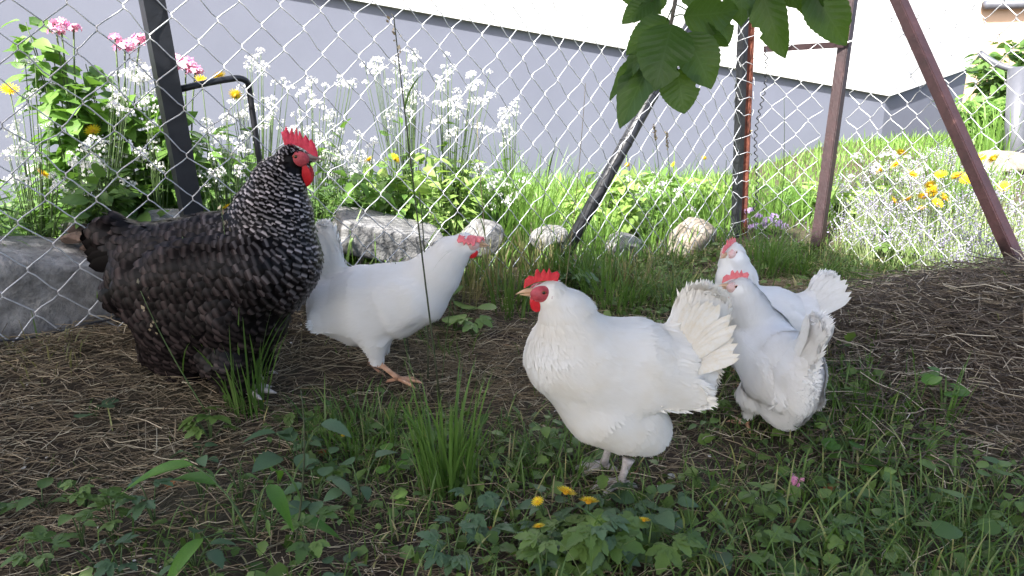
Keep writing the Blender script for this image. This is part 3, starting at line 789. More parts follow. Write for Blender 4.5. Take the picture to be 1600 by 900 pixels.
def tail_feathers(root, base, fan, length, wd, mat, n, spread=.012, seed=1, vfan=.1, bend=.1):
    """two rows of long feathers fanned in the x-z plane between the angles fan (degrees from +x, over the back)"""
    r_ = np.random.default_rng(seed)
    def fv(L, Wd, cv):
        V = []; K = 9
        for k in range(K):
            t = k/(K-1); wv = .5*Wd*min(1, .45+1.4*t)*(math.sqrt(max(0, 1-((t-.6)/.4)**2)) if t > .6 else 1); wv = max(wv, .0015)
            for c in (-1, 0, 1): V.append((t*L, c*wv, cv*L*t*t - .10*abs(c)*wv))
        F = []
        for k in range(K-1):
            for c in range(2): a = k*3+c; F.append((a, a+1, a+4, a+3))
        vv = np.repeat(np.linspace(0, 1, K), 3)
        return npmesh('tail_feather', np.array(V), np.array(F), mat, dict(v=vv*.6, rnd=np.full(len(V), r_.random()), reg=np.zeros(len(V)), u=np.zeros(len(V))))
    meshes = [fv(1, wd/length, c) for c in (bend, bend*.6, bend*1.4)]
    for s in (1, -1):
        for k in range(n):
            t = k/(n-1); an = math.radians(fan[0] + (fan[1]-fan[0])*t + r_.uniform(-2, 2))
            d = Vector((math.cos(an), s*vfan*(.3+t*.7), math.sin(an))).normalized()
            out = Vector((0, s, 0)); out = (out - d*out.dot(d)).normalized()
            o = link('tail_feather', meshes[k % 3], root)
            side = out.cross(d)
            L = length*(1-.10*abs(t-.45)*2)*r_.uniform(.88, 1.05)
            Mx = Matrix((d, side, out)).transposed().to_4x4()
            o.matrix_local = Matrix.Translation(Vector(base) + Vector((0, s*(spread*(.3+.7*t)+.001*k), 0))) @ Mx @ Matrix.Diagonal((L, L, L, 1))

def make_bird(root, prims, mat, facec=None, dens=16000, h=.0045, seed=1, skin=None, lenmul=1.0):
    lo = np.min([np.minimum(q.a, q.b)-max(q.ra, q.rb)*max(1, q.sy) for q in prims], 0)-.02
    hi = np.max([np.maximum(q.a, q.b)+max(q.ra, q.rb)*max(1, q.sy) for q in prims], 0)+.02
    n = np.ceil((hi-lo)/h).astype(int)+1
    I = np.indices(n).transpose(1, 2, 3, 0)*h + lo
    F = sdf(prims, I.reshape(-1, 3)).reshape(n)
    V, Q = surface_nets(F, lo, h)
    me = npmesh('body', V, Q, mat, dict(rnd=np.full(len(V), .3), v=np.zeros(len(V)), reg=np.zeros(len(V)), u=np.zeros(len(V))))
    body = link('body', me, root)
    VV, FF, at, nn = plume(prims, V, Q, dens, skin, seed, lenmul, mat != M['barred'])
    pm = npmesh('plumage', VV, FF, mat, at)
    if mat != M['barred']: pm.normals_split_custom_set_from_vertices([tuple(v) for v in nn/np.linalg.norm(nn, axis=1)[:, None]])
    pl_ = link('plumage', pm, root); pl_['kind'] = 'stuff'
    return V

class Conv:
    """picture outline of a bird standing side-on -> its own frame (x forward, z up), on the vertical plane through its feet"""
    def __init__(s, footpx, footpy, face):
        s.f = G(footpx, footpy); s.face = face; s.k = (s.f - Vector((0, 0, CAM_H))).dot(Vector((0, CP, -SP)))/FPX
    def __call__(s, px, py, y=0.0):
        r = ray(px, py); t = s.f.y/r.y; p = r*t + Vector((0, 0, CAM_H)) - s.f
        return np.array([p.x*s.face, y, p.z])
def chain(prims, cv, pts, **kw):
    """pts: (px,py,r_px[,sy])"""
    for (a, b_) in zip(pts, pts[1:]):
        sy = a[3] if len(a) > 3 else .9
        prims.append(Prim(cv(a[0], a[1], kw.get('y', 0)), cv(b_[0], b_[1], kw.get('y', 0)), a[2]*cv.k, b_[2]*cv.k, sy, **{k: v for k, v in kw.items() if k != 'y'}))
EYE3 = np.eye(3)
def headR(yaw=0, pitch=0, roll=0):
    return np.array(Matrix.Rotation(yaw, 3, 'Z') @ Matrix.Rotation(-pitch, 3, 'Y') @ Matrix.Rotation(roll, 3, 'X'))
def face_mask(c, R, hr, rx=1.0):
    c = np.array(c); R = np.array(R)
    def f(p):
        q = (p-c)@R/hr
        if q[0] > 1.35 and (q*q).sum() < 12: return True
        return ((q[0]-.62)/(1.0*rx))**2 + ((q[2]-.16)/.72)**2 < 1 and abs(q[1]) > .25
    return f

# ---- big cream-white hen in the middle, facing left
cv = Conv(968, 748, -1); pr = []
chain(pr, cv, [(925, 560, 62), (985, 565, 62), (1040, 572, 52)], flow=(-1, 0, -.12), fl=.040, fw=.022, lift=.10)
chain(pr, cv, [(893, 545, 62), (925, 560, 62)], flow=(-.75, 0, -.65), fl=.032, fw=.019, lift=.10)
chain(pr, cv, [(862, 460, 19, .85), (884, 490, 36, .85), (893, 535, 62, .9)], flow=(-.35, 0, -1), fl=.032, fw=.012, lift=.07)
chain(pr, cv, [(858, 458, 19, .9), (842, 456, 12, .9)], flow=(-1, 0, -.3), fl=.014, fw=.009, lift=.06, k=.012)
chain(pr, cv, [(945, 625, 60), (985, 655, 52)], flow=(-.45, 0, -1), fl=.034, fw=.018, lift=.10)
chain(pr, cv, [(985, 655, 52), (1010, 672, 36)], flow=(-.4, 0, -1), fl=.032, fw=.016, lift=.15)
chain(pr, cv, [(1045, 575, 48), (1075, 595, 34)], flow=(-.7, 0, -.7), fl=.042, fw=.024, lift=.22)
chain(pr, cv, [(882, 565, 52), (940, 630, 58)], flow=(-.6, 0, -.8), fl=.032, fw=.018, lift=.10, k=.03)
fan = cv(1050, 585)
chain(pr, cv, [(1062, 540, 30, .38), (1092, 500, 40, .22)], fl=.05, fw=.024, lift=.10, fan=fan)
chain(pr, cv, [(1075, 575, 36, .5), (1102, 545, 24, .3)], fl=.05, fw=.024, lift=.14, fan=fan)
for s in (1, -1):
    chain(pr, cv, [(915, 565, 36, .34), (985, 582, 38, .34)], y=s*.058, flow=(-1, 0, -.22), fl=.042, fw=.024, lift=.10, k=.010)
    chain(pr, cv, [(985, 582, 38, .34), (1060, 598, 22, .30)], y=s*.056, flow=(-1, 0, -.16), fl=.058, fw=.024, lift=.10, k=.010)
hen = thing('hen', 'large cream-white hen with upright bright red comb facing left', 'hen', cv.f, math.pi+.06, None)
hc, hR, hr = cv(858, 458), headR(0, -.02), .0228
make_bird(hen, pr, M['w_cream'], dens=24000, seed=3, skin=face_mask(hc, hR, hr))
head_parts(hen, hc, hR, hr, COMB_C, M['comb_red'], M['face_red'], M['beak'])
tail_feathers(hen, cv(1062, 560), (90, 137), .122, .022, M['w_cream'], 18, spread=.020, seed=5, vfan=.22, bend=.06)
tail_feathers(hen, cv(1066, 575), (112, 152), .106, .020, M['w_cream'], 15, spread=.028, seed=6, vfan=.28, bend=.05)
leg(hen, cv(975, 712, .028), (cv(965, 750)[0], .030, 0), M['shank_grey'], .0075, .1)
leg(hen, cv(960, 700, -.03), (cv(948, 740)[0], -.032, 0), M['shank_grey'], .0075, -.1)

# ---- barred black hen, facing right
cv = Conv(360, 598, 1); pr = []
chain(pr, cv, [(250, 425, 66), (310, 422, 72), (370, 417, 74), (415, 412, 74)], flow=(-1, 0, -.25), fl=.040, fw=.025, lift=.17)
chain(pr, cv, [(415, 412, 74), (428, 400, 66)], flow=(-.6, 0, -.8), fl=.030, fw=.018, lift=.15, reg=.25)
chain(pr, cv, [(457, 250, 19, .85), (438, 285, 34, .82), (428, 335, 54, .85), (425, 390, 66, .9)], flow=(-.45, 0, -1), fl=.024, fw=.0125, lift=.17, reg=1.0)
chain(pr, cv, [(460, 250, 19, .85), (474, 252, 12, .9)], flow=(-1, 0, -.35), fl=.010, fw=.0062, lift=.14, reg=1.0, k=.012)
chain(pr, cv, [(400, 345, 30, .9), (330, 375, 34, 1.0), (260, 385, 34, 1.0)], flow=(-1, 0, -.15), fl=.034, fw=.018, lift=.17, reg=.2)
chain(pr, cv, [(235, 425, 55), (208, 455, 42)], flow=(-.8, 0, -.6), fl=.038, fw=.026, lift=.22)
chain(pr, cv, [(215, 398, 48, .7), (180, 376, 36, .55)], flow=(-1, 0, .2), fl=.046, fw=.026, lift=.10)
chain(pr, cv, [(285, 480, 74, 1.0), (370, 475, 80, 1.0)], flow=(-.75, 0, -.75), fl=.036, fw=.023, lift=.20)
chain(pr, cv, [(290, 515, 62, 1.0), (360, 520, 58, 1.0)], flow=(-.45, 0, -1), fl=.032, fw=.020, lift=.22)
chain(pr, cv, [(265, 540, 44, 1.0), (295, 575, 32, 1.0)], flow=(-.3, 0, -1), fl=.030, fw=.018, lift=.26)
for s in (1, -1):
    chain(pr, cv, [(372, 545, 42, .8), (385, 575, 26, .8)], y=s*.055, flow=(-.1, 0, -1), fl=.026, fw=.017, lift=.24)
    chain(pr, cv, [(400, 415, 48, .35), (330, 432, 52, .35), (245, 445, 30, .3)], y=s*.078, flow=(-1, 0, -.22), fl=.042, fw=.026, lift=.14, k=.022)
rooster = thing('hen', 'big black barred hen with speckled neck and upright crimson comb', 'hen', cv.f, -.04)
hc, hR, hr = cv(460, 250), headR(0, -.04), .0245
make_bird(rooster, pr, M['barred'], dens=60000, seed=8, skin=face_mask(hc, hR, hr, .85))
head_parts(rooster, hc, hR, hr, COMB_B, M['comb_crimson'], M['face_red'], M['beak_grey'], wl=1.0, ww=.66, wz=-1.15, wx=.9, lobe='comb_crimson', wmat=M['comb_red'])
tail_feathers(rooster, cv(225, 402), (150, 184), .118, .044, M['barred'], 9, spread=.030, seed=9, vfan=.20, bend=-.06)
leg(rooster, cv(392, 575, -.055), (cv(392, 598)[0], -.055, 0), M['shank_grey'], .009, .05, .07)
leg(rooster, cv(372, 575, .055), (cv(368, 600)[0], .055, 0), M['shank_grey'], .009, .0, .07)

# ---- white hen walking right, head low
cv = Conv(606, 590, 1); pr = []
chain(pr, cv, [(528, 474, 42), (570, 474, 55), (620, 468, 54), (652, 456, 46)], flow=(-1, 0, -.12), fl=.040, fw=.022, lift=.09)
chain(pr, cv, [(726, 381, 15, .9), (706, 396, 24, .85), (684, 424, 34, .85), (655, 456, 46, .9)], flow=(-.75, 0, -.8), fl=.030, fw=.012, lift=.05)
chain(pr, cv, [(728, 381, 15, .9), (739, 384, 10, .9)], flow=(-1, 0, -.1), fl=.012, fw=.008, lift=.05, k=.012)
chain(pr, cv, [(525, 485, 38), (560, 505, 34)], flow=(-.6, 0, -.9), fl=.034, fw=.020, lift=.18)
fan = cv(520, 470)
chain(pr, cv, [(518, 430, 24, .5), (508, 375, 17, .3)], fl=.05, fw=.022, lift=.08, fan=fan)
for s in (1, -1):
    chain(pr, cv, [(592, 520, 24, .8), (594, 548, 11, .8)], y=s*.035, flow=(-.1, 0, -1), fl=.026, fw=.016, lift=.12)
    chain(pr, cv, [(640, 462, 30, .35), (580, 478, 36, .35), (520, 490, 18, .3)], y=s*.058, flow=(-1, 0, -.12), fl=.050, fw=.023, lift=.08, k=.010)
hen2 = thing('hen', 'slim white hen walking with orange legs and comb flopped over its face', 'hen', cv.f, -.03)
hc, hR, hr = cv(727, 381), headR(0, -.12), .0225
make_bird(hen2, pr, M['w_white'], dens=22000, seed=12, skin=face_mask(hc, hR, hr, .9))
head_parts(hen2, hc, hR, hr, COMB_C, M['comb_pink'], M['face_pink'], M['beak'], wl=.62, ww=.62, wz=-.72, wx=.75, flop=2.3, wmat=M['comb_red'], combscale=1.05)
tail_feathers(hen2, cv(520, 455), (84, 104), .158, .034, M['w_white'], 6, spread=.010, seed=14, vfan=.08, bend=.04)
leg(hen2, cv(598, 560, -.035), (cv(626, 590)[0], -.036, 0), M['shank_orange'], .0062, .05)
leg(hen2, cv(578, 550, .035), (cv(572, 576)[0], .036, 0), M['shank_orange'], .0062, 0)

# ---- the two white hens on the right: built in their own frame
def std_hen(loc, yaw, label, hyaw, hpitch, head, neckmid, seed, low=0.0, comb=1.0, flop=0.0, tailfan=(95, 130), bulk=1.0, tl=.125, tailbase=(-.115, .235), scale=1.0, vfan=.10, tspread=.012):
    pr = []; B = bulk
    body = [((-.085, 0, .175), .060), ((-.02, 0, .175), .078), ((.055, 0, .19), .074), ((.075, 0, .205), .064)]
    for (a, ra), (b_, rb) in zip(body, body[1:]): pr.append(Prim(a, b_, ra*B, rb*B, .95, (-1, 0, -.15), .040, .022, .09))
    nk = [((.07, 0, .215), .062), (neckmid, .047), (tuple(np.array(head)*.8+np.array(neckmid)*.2), .030), (head, .0215)]
    for (a, ra), (b_, rb) in zip(nk, nk[1:]): pr.append(Prim(a, b_, ra, rb, .9, (-.5, 0, -1), .032, .012, .05))
    R = headR(hyaw, hpitch); f = R@np.array([1, 0, 0])
    pr.append(Prim(head, np.array(head)+f*.019+np.array([0, 0, -.002]), .021, .0135, 1, tuple(-f+np.array([0, 0, -.4])), .013, .008, .05, k=.012))
    pr.append(Prim((-.03, 0, .115), (.02, 0, .105), .070*B, .062*B, .95, (-.3, 0, -1), .034, .020, .13))
    pr.append(Prim((-.085, 0, .135), (-.06, 0, .09), .056*B, .05*B, .95, (-.6, 0, -1), .036, .021, .18))
    tb = np.array((tailbase[0], 0, tailbase[1]))
    pr.append(Prim((-.09, 0, .19), tb, .042, .030, .7, (-.8, 0, .6), .045, .022, .12, fan=(-.06, 0, .14)))
    pr.append(Prim(tb, tb+np.array((-.02, 0, .045)), .030, .032, .32, (-.3, 0, .9), .05, .023, .10, fan=(-.06, 0, .14)))
    for s in (1, -1):
        pr.append(Prim((.05, s*.062, .185), (-.03, s*.068, .16), .044, .046, .36, (-1, 0, -.25), .046, .024, .09, k=.010))
        pr.append(Prim((-.03, s*.068, .16), (-.085, s*.052, .13), .046, .026, .34, (-1, 0, -.3), .058, .024, .10, k=.010))
        pr.append(Prim((.01, s*.045, .085), (.015, s*.045, .05), .034, .016, .9, (-.1, 0, -1), .026, .017, .16))
    root = thing('hen', label, 'hen', loc, yaw); root.scale = (scale,)*3
    make_bird(root, pr, M['w_white'], dens=22000, seed=seed, skin=face_mask(head, R, .0222, .9))
    head_parts(root, head, R, .0222, COMB_C, M['comb_pink'], M['face_pink'], M['beak'], wl=.60, ww=.42, wz=-.75, wx=.85, flop=flop, combscale=comb, wmat=M['comb_crimson'] if flop else None)
    tail_feathers(root, (tb[0]+.015, 0, tb[2]-.03), tailfan, tl, .026, M['w_white'], 17, spread=tspread, seed=seed+1, vfan=vfan, bend=.05)
    for s in (1, -1): leg(root, (.012, s*.045, .05), (.02, s*.045, 0), M['shank_orange'], .006, s*.1)
    return root
p = G(1200, 672)
std_hen(p, math.radians(101), 'white hen seen from behind with its head turned sideways', math.radians(66), -.05, (.075, .058, .325), (.080, .035, .275), 31, comb=1.0, tailfan=(98, 118), tl=.125, bulk=.98, scale=.88, vfan=.03, tspread=.007)
p = Vector((P(1190, 520, 1.70).x, P(1190, 520, 1.70).y, 0)); p.z = ground(p.x, p.y)
std_hen(p, math.radians(180), 'white hen peering out from behind another, tail fanned wide', math.radians(42), -.15, (.095, 0, .350), (.080, 0, .285), 41, comb=1.0, tailfan=(100, 150), tl=.135, tailbase=(-.125, .21), scale=.86)
# ================================================================== PLANTS AND LITTER
def gz(x, y): return np.array([ground(float(a), float(b_)) for a, b_ in zip(x, y)])
def gnorm(x, y):
    e = .02; zx = (gz(x+e, y)-gz(x-e, y))/(2*e); zy = (gz(x, y+e)-gz(x, y-e))/(2*e)
    n = np.stack([-zx, -zy, np.ones_like(zx)], -1); return n/np.linalg.norm(n, axis=1)[:, None]
def front(x, y, m=0.0):          # in front of the fences
    return (y < fA(x)-m) & ~((x > 1.29+(3.03-y)*.537-m))
def pnoise(x, y, f, s=0.0): return np.array([noise.noise(Vector((a*f, b_*f, s))) for a, b_ in zip(x, y)])
# patches seen in the photograph: (px, py, radius m, weight) + green / - bare straw
PATCH = [(120, 590, .30, -.9), (90, 700, .22, -.7), (300, 600, .2, -.5), (560, 560, .28, -.9), (800, 600, .22, -.8), (770, 540, .15, -.5), (1120, 770, .16, -.6), (560, 800, .12, -.5), (150, 640, .2, -.6),
         (440, 640, .2, .8), (560, 660, .18, .7), (700, 700, .15, .6), (420, 720, .15, .5), (850, 720, .15, .6), (900, 830, .25, .6), (1340, 620, .16, .9), (1150, 690, .18, .5), (1450, 830, .25, .6), (1330, 720, .15, .5), (1250, 830, .2, .2), (940, 430, .25, .9), (1240, 400, .3, .8), (300, 700, .15, .3), (200, 830, .2, .3)]
PW = [(G(a, b_), r, w_) for a, b_, r, w_ in PATCH]
MO = Vector((1.25, 1.68))
def mound(x, y): return np.exp(-((x-1.25)/.52)**2/2 - ((y-1.62)/.34)**2/2)
def green(x, y):
    g = .10 + .9*pnoise(x, y, 2.6, 7.0) + .5*pnoise(x, y, 7.5, 2.0)
    for p, r, w_ in PW: g = g + w_*np.exp(-((x-p.x)**2+(y-p.y)**2)/(2*r*r))
    return g - 1.6*np.clip(mound(x, y)-.25, 0, 1)
def sample(n, x0=-2.0, x1=2.2, y0=.35, y1=3.0):
    return rng.uniform(x0, x1, n), rng.uniform(y0, y1, n)

# --- straw and dry stalks lying on the ground
def straws(name, x, y, L, wd, mat, label, stack=0.0, tilt=.15, dirbias=None):
    n = len(x); nr = gnorm(x, y); a = rng.uniform(0, 2*math.pi, n) if dirbias is None else dirbias + rng.normal(0, .75, n)
    d = np.stack([np.cos(a), np.sin(a), np.zeros(n)], -1) + nr*rng.normal(0, tilt, n)[:, None]
    R = rot_frames(d - nr*(d*nr).sum(1)[:, None]*0, nr)
    d = d/np.linalg.norm(d, axis=1)[:, None]
    s = np.cross(nr, d); s /= np.linalg.norm(s, axis=1)[:, None]; u = np.cross(d, s)
    R = np.stack([d, s, u], -1)
    TV = []; 
    for k, (t, bz, by) in enumerate(((-.5, 0, 0), (-.15, .045, .03), (.2, .05, -.02), (.5, 0, .02))):
        for c in range(3):
            an = c*2*math.pi/3; TV.append((t, by+math.cos(an)*.5, bz+math.sin(an)*.5))
    TV = np.array(TV); F = []
    for k in range(3):
        for c in range(3): F.append((k*3+c, k*3+(c+1) % 3, k*3+3+(c+1) % 3, k*3+3+c))
    base = np.array([[t, b2, b1] for (t, b1, b2) in ((-.5, 0, 0), (-.15, .045, .03), (.2, .05, -.02), (.5, 0, .02))])
    ctr = base[:, None, :].repeat(3, 1).reshape(-1, 3); tub = TV-ctr
    pos = np.stack([x, y, gz(x, y) + rng.uniform(0, 1, n)**2*stack + wd*.4], -1)
    bend = rng.normal(0, 1.0, n)
    C = np.repeat(ctr[None], n, 0); C[:, :, 1] *= bend[:, None]*3.5; C[:, :, 2] *= np.abs(rng.normal(0, .8, n))[:, None]
    Vl = C*L[:, None, None] + tub[None]*wd[:, None, None]*np.array([0, 1, 1])
    V = np.einsum('nij,nkj->nki', R, Vl) + pos[:, None]
    FF = np.array(F)[None] + (np.arange(n)*len(TV))[:, None, None]
    me = npmesh(name, V.reshape(-1, 3), FF.reshape(-1, 4), mat, dict(rnd=np.repeat(rng.random(n), len(TV))))
    return tag(link(name, me), label, 'straw', kind='stuff')
x, y = sample(90000); k = front(x, y, -.03) & (rng.random(len(x)) < np.clip(mound(x, y)*1.3-.2, 0, 1)); x, y = x[k], y[k]
x, y = x[:13500], y[:13500]
straws('straw_heap', x, y, rng.uniform(.04, .15, len(x)), rng.uniform(.0012, .0026, len(x)), M['straw_dark'], 'weathered grey-brown straw heaped in front of the brown brace', .05, .22)
x, y = sample(110000); k = front(x, y, -.02) & (rng.random(len(x)) < np.clip(.5-.42*green(x, y), .14, 1)*(1-mound(x, y)*.8)); x, y = x[k][:27000], y[k][:27000]
straws('dry_straw', x, y, rng.gamma(3, .02, len(x))+.015, rng.uniform(.0007, .0023, len(x)), M['straw'], 'thin dry straw strewn over the bare trodden soil', .018, .16, .25)
# --- short grass, ground cover
x, y = sample(90000); g_ = green(x, y); k = front(x, y, -.05) & (rng.random(len(x)) < np.clip(g_*.75+.18, .02, 1)); x, y, g_ = x[k][:36000], y[k][:36000], g_[k][:36000]
a = rng.uniform(0, 2*math.pi, len(x)); ln = rng.uniform(.25, 1.25, len(x))
V, F, rn = blades(np.stack([x, y, gz(x, y)-.004], -1), rng.gamma(4, .011, len(x))*(.7+.6*np.clip(g_, 0, 1)), rng.uniform(.0018, .0042, len(x)), np.stack([np.cos(a)*ln, np.sin(a)*ln, 0*a], -1), 4, .9)
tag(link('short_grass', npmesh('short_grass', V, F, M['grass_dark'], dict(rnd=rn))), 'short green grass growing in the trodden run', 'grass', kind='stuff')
LT = leaf_grid(lambda t: max(.02, .36*math.sin(math.pi*min(1, t**.8))**.7*(1+.18*math.sin(t*22))), 7, .2, .25)
x, y = sample(30000); g_ = green(x, y); k = front(x, y, .03) & (rng.random(len(x)) < np.clip(g_*.5+.05, .0, .6)); x, y = x[k][:4200], y[k][:4200]
n = len(x); nr = gnorm(x, y) + rng.normal(0, .45, (n, 3)); nr /= np.linalg.norm(nr, axis=1)[:, None]
V, F = scatter(LT[0], LT[1], np.stack([x, y, gz(x, y)+rng.uniform(.004, .03, n)], -1), rot_frames(rand_unit(n), nr), rng.uniform(.012, .034, n))
tag(link('ground_cover', npmesh('ground_cover', V, F, M['weed'], dict(rnd=np.repeat(rng.random(n), len(LT[0]))))), 'small low green leaves covering the soil', 'ground cover', kind='stuff')
# white specks of grain husk
x, y = sample(2600); k = front(x, y) & (pnoise(x, y, 4, 9) > .05) & (mound(x, y) < .4); x, y = x[k][:450], y[k][:450]; n = len(x)
V, F = scatter(leaf_grid(ovate(.3), 4, .2, .1)[0], leaf_grid(ovate(.3), 4, .2, .1)[1], np.stack([x, y, gz(x, y)+.004], -1), rot_frames(rand_unit(n), gnorm(x, y)+rng.normal(0, .2, (n, 3))), rng.uniform(.003, .009, n))
tag(link('husks', npmesh('husks', V, F, M['chip'])), 'pale husks and down scattered on the soil', 'husks', kind='stuff')

# --- grass tufts, each a thing
def tuft(name, label, p, n, h, spread, mat, wd=.0045, lean=(.1, .8), group=None, bias=(0, 0)):
    a = rng.uniform(0, 2*math.pi, n); r = spread*np.sqrt(rng.random(n))
    pos = np.stack([np.cos(a)*r, np.sin(a)*r, np.zeros(n)], -1)
    pos[:, 2] = gz(pos[:, 0]+p.x, pos[:, 1]+p.y) - p.z - .01
    ln = rng.uniform(*lean, n); a2 = a + rng.normal(0, .7, n)
    V, F, rn = blades(pos, h*rng.uniform(.35, 1.0, n), wd*rng.uniform(.6, 1.2, n), np.stack([np.cos(a2)*ln+bias[0], np.sin(a2)*ln+bias[1], 0*a], -1), 6, .7)
    return tag(link(name, npmesh(name, V, F, mat, dict(rnd=rn*.8)), None, p), label, 'grass', group)
T = [((385, 640), 85, .28, .042, 'grass', 'tall green grass tuft in front of the barred hen\'s legs', (.05, .45)),
     ((700, 762), 110, .27, .048, 'grass', 'dense bright green grass tuft on open soil between two hens', (.05, .5)),
     ((560, 690), 170, .12, .12, 'grass', 'low spreading grass tuft below the walking hen\'s feet', (.2, 1.0)),
     ((860, 735), 60, .09, .07, 'grass', 'low grass tuft beside the dandelions and big hen\'s foot', (.2, .9)),
     ((955, 470), 150, .24, .10, 'grass', 'thick arching grass clump behind the big cream hen', (.2, 1.0)),
     ((890, 440), 90, .24, .08, 'grass', 'upright grass clump at the foot of the pipe brace', (.1, .6)),
     ((800, 480), 90, .20, .08, 'grass_dark', 'shaggy half-dry grass clump beyond the walking hen\'s beak', (.1, .7)),
     ((1050, 480), 80, .16, .07, 'grass_dark', 'dark grass clump between big hen\'s tail and the boulder', (.2, .9)),
     ((1190, 420), 130, .26, .10, 'grass', 'tall grass clump at the foot of the rusty post', (.1, .9)),
     ((1250, 430), 130, .17, .12, 'grass', 'arching grass clump in front of the brown corner post', (.3, 1.1)),
     ((1340, 640), 170, .105, .11, 'grass', 'pale green young grass patch beside the straw heap', (.1, .7)),
     ((1480, 665), 16, .16, .02, 'grass', 'few tall pale grass blades on the straw heap edge', (.1, .6)),
     ((1120, 600), 60, .10, .06, 'grass', 'grass tuft between the big hen and the turned hen', (.1, .6)),
     ((1450, 860), 90, .12, .10, 'grass', 'long drooping pale grass tuft on the bare foreground soil', (.5, 1.5)),
     ((700, 540), 60, .10, .08, 'grass_dark', 'grass tuft under the walking hen\'s breast', (.3, 1.0)),
     ((765, 450), 90, .22, .09, 'grass_dry', 'tall dry grass clump in front of the round stone', (.05, .5)),
     ((850, 430), 80, .20, .09, 'grass_dry', 'dry grass clump left of the pipe brace foot', (.05, .6)),
     ((725, 470), 60, .15, .06, 'grass_dry', 'dry grass wisps under the walking hen\'s beak', (.05, .6)),
     ((1000, 450), 80, .17, .10, 'grass_dry', 'half-dry grass clump below the small grey stone', (.1, .8)),
     ((60, 560), 60, .07, .08, 'grass_dry', 'short dry tuft in front of the granite block', (.3, 1.1)),
     ((1340, 440), 80, .13, .10, 'grass', 'grass tuft on top of the straw heap below the mesh', (.2, .9))]
for (pp, n, h, sprd, mt, lb, lean) in T:
    tuft('grass_tuft', lb, G(*pp), n, h, sprd, M[mt], .0046 if h > .15 else .0035, lean)

# --- leaf meshes for weeds (shared)
def leaf_mesh(name, kind, mat, rv):
    mb = MB()
    if kind == 'ovate':
        V, F, u, v = leaf_grid(lambda t: max(.01, .34*math.sin(math.pi*min(1, t**.72))**.8*(1+.10*math.sin(t*40))), 15, .25, .30); mb.add(V, F, rnd=rv, u=u)
    elif kind == 'lobed':      # three to five toothed lobes
        for an, L in ((0, 1.0), (.95, .8), (-.95, .8), (1.75, .5), (-1.75, .5)):
            V, F, u, v = leaf_grid(lambda t: max(.01, .27*math.sin(math.pi*min(1, (t*.9+.06)**.9))**.75*(1+.22*math.sin(t*26))), 12, .22, .22)
            c, s = math.cos(an), math.sin(an); W_ = V*L; W_ = np.stack([W_[:, 0]*c-W_[:, 1]*s, W_[:, 0]*s+W_[:, 1]*c, W_[:, 2]+.004*abs(an)], -1)
            mb.add(W_, F, rnd=rv, u=u)
    elif kind == 'round':
        V, F, u, v = leaf_grid(lambda t: max(.02, .5*math.sqrt(max(0, 1-(2*t-1)**2))), 11, .10, .12); mb.add(V, F, rnd=rv, u=u)
    elif kind == 'lance':
        V, F, u, v = leaf_grid(lance(.13), 10, .3, .45); mb.add(V, F, rnd=rv, u=u)
    return mb.mesh(name, mat)
LM = {}
for kd in ('ovate', 'lobed', 'round', 'lance'):
    for mt in ('weed', 'weed_blue', 'weed_bright'):
        LM[(kd, mt)] = [leaf_mesh('leaf', kd, M[mt], r_) for r_ in (.1, .5, .9)]
def weed(p, kind, mt, n, size, height, label, group=None, spread=1.0, name='weed', cat='weed'):
    root = thing(name, label, cat, p, random.uniform(0, 6.28), group); a0 = random.uniform(0, 6)
    for k in range(n):
        a = a0 + k*2.4 + random.uniform(-.3, .3); hh = height*random.uniform(.35, 1.0); rr = size*spread*random.uniform(.3, .9)
        tip = Vector((math.cos(a)*rr, math.sin(a)*rr, hh))
        mb = MB(); tube(mb, bez((0, 0, -.012), (tip.x*.3, tip.y*.3, hh*.8), tip, 5), [.0016, .0014, .0012, .001, .0009], 5); link('stem', mb.mesh('stem', M['stem']), root)
        lf = link('leaf', random.choice(LM[(kind, mt)]), root); s = size*random.uniform(.7, 1.15)
        lf.location = tip; lf.scale = (s, s, s); lf.rotation_euler = (random.uniform(-.35, .35), random.uniform(-.35, .35), a+random.uniform(-.4, .4))
WD = [((150, 650), 'round', 'weed_blue', 5, .030, .03, 'small bluish round-leaved weed on pale straw-strewn soil'),
      ((330, 690), 'lobed', 'weed', 7, .040, .07, 'dark lobed weed left of the tall tuft by the barred hen'),
      ((470, 735), 'ovate', 'weed_blue', 8, .055, .10, 'bluish broad-leaved weed below the barred hen\'s foot'),
      ((395, 845), 'lance', 'weed_bright', 6, .11, .13, 'bright strap-leaved plant rising from the dark soil'),
      ((610, 745), 'round', 'weed_bright', 4, .024, .06, 'pair of tiny bright heart leaves in the grass'),
      ((1330, 735), 'round', 'weed_bright', 9, .034, .06, 'bright round-leaved weed in front of the straw heap'),
      ((1400, 745), 'ovate', 'weed', 7, .040, .04, 'low green weed trailing beside the bright round-leaved one'),
      ((1470, 640), 'round', 'weed_bright', 8, .032, .08, 'bright clover-like weed growing out of the straw heap'),
      ((715, 500), 'round', 'weed', 6, .065, .07, 'large round-leaved dock weed under the walking hen\'s head'),
      ((740, 530), 'lobed', 'weed', 7, .05, .06, 'lobed weed behind the walking hen\'s breast'),
      ((1400, 420), 'lobed', 'weed', 11, .06, .10, 'leafy lobed weed crowning the straw heap under the mesh'),
      ((1370, 400), 'ovate', 'weed_bright', 10, .05, .13, 'bright leafy weed against the mesh behind the straw heap'),
      ((900, 455), 'lobed', 'weed_blue', 7, .05, .07, 'bluish lobed weed behind the big hen\'s comb'),
      ((250, 520), 'ovate', 'weed', 5, .03, .10, 'thin dark weed at the mesh behind the barred hen\'s tail')]
for (pp, kd, mt, n, s_, h_, lb) in WD: weed(G(*pp), kd, mt, n, s_, h_, lb)
random.seed(5)
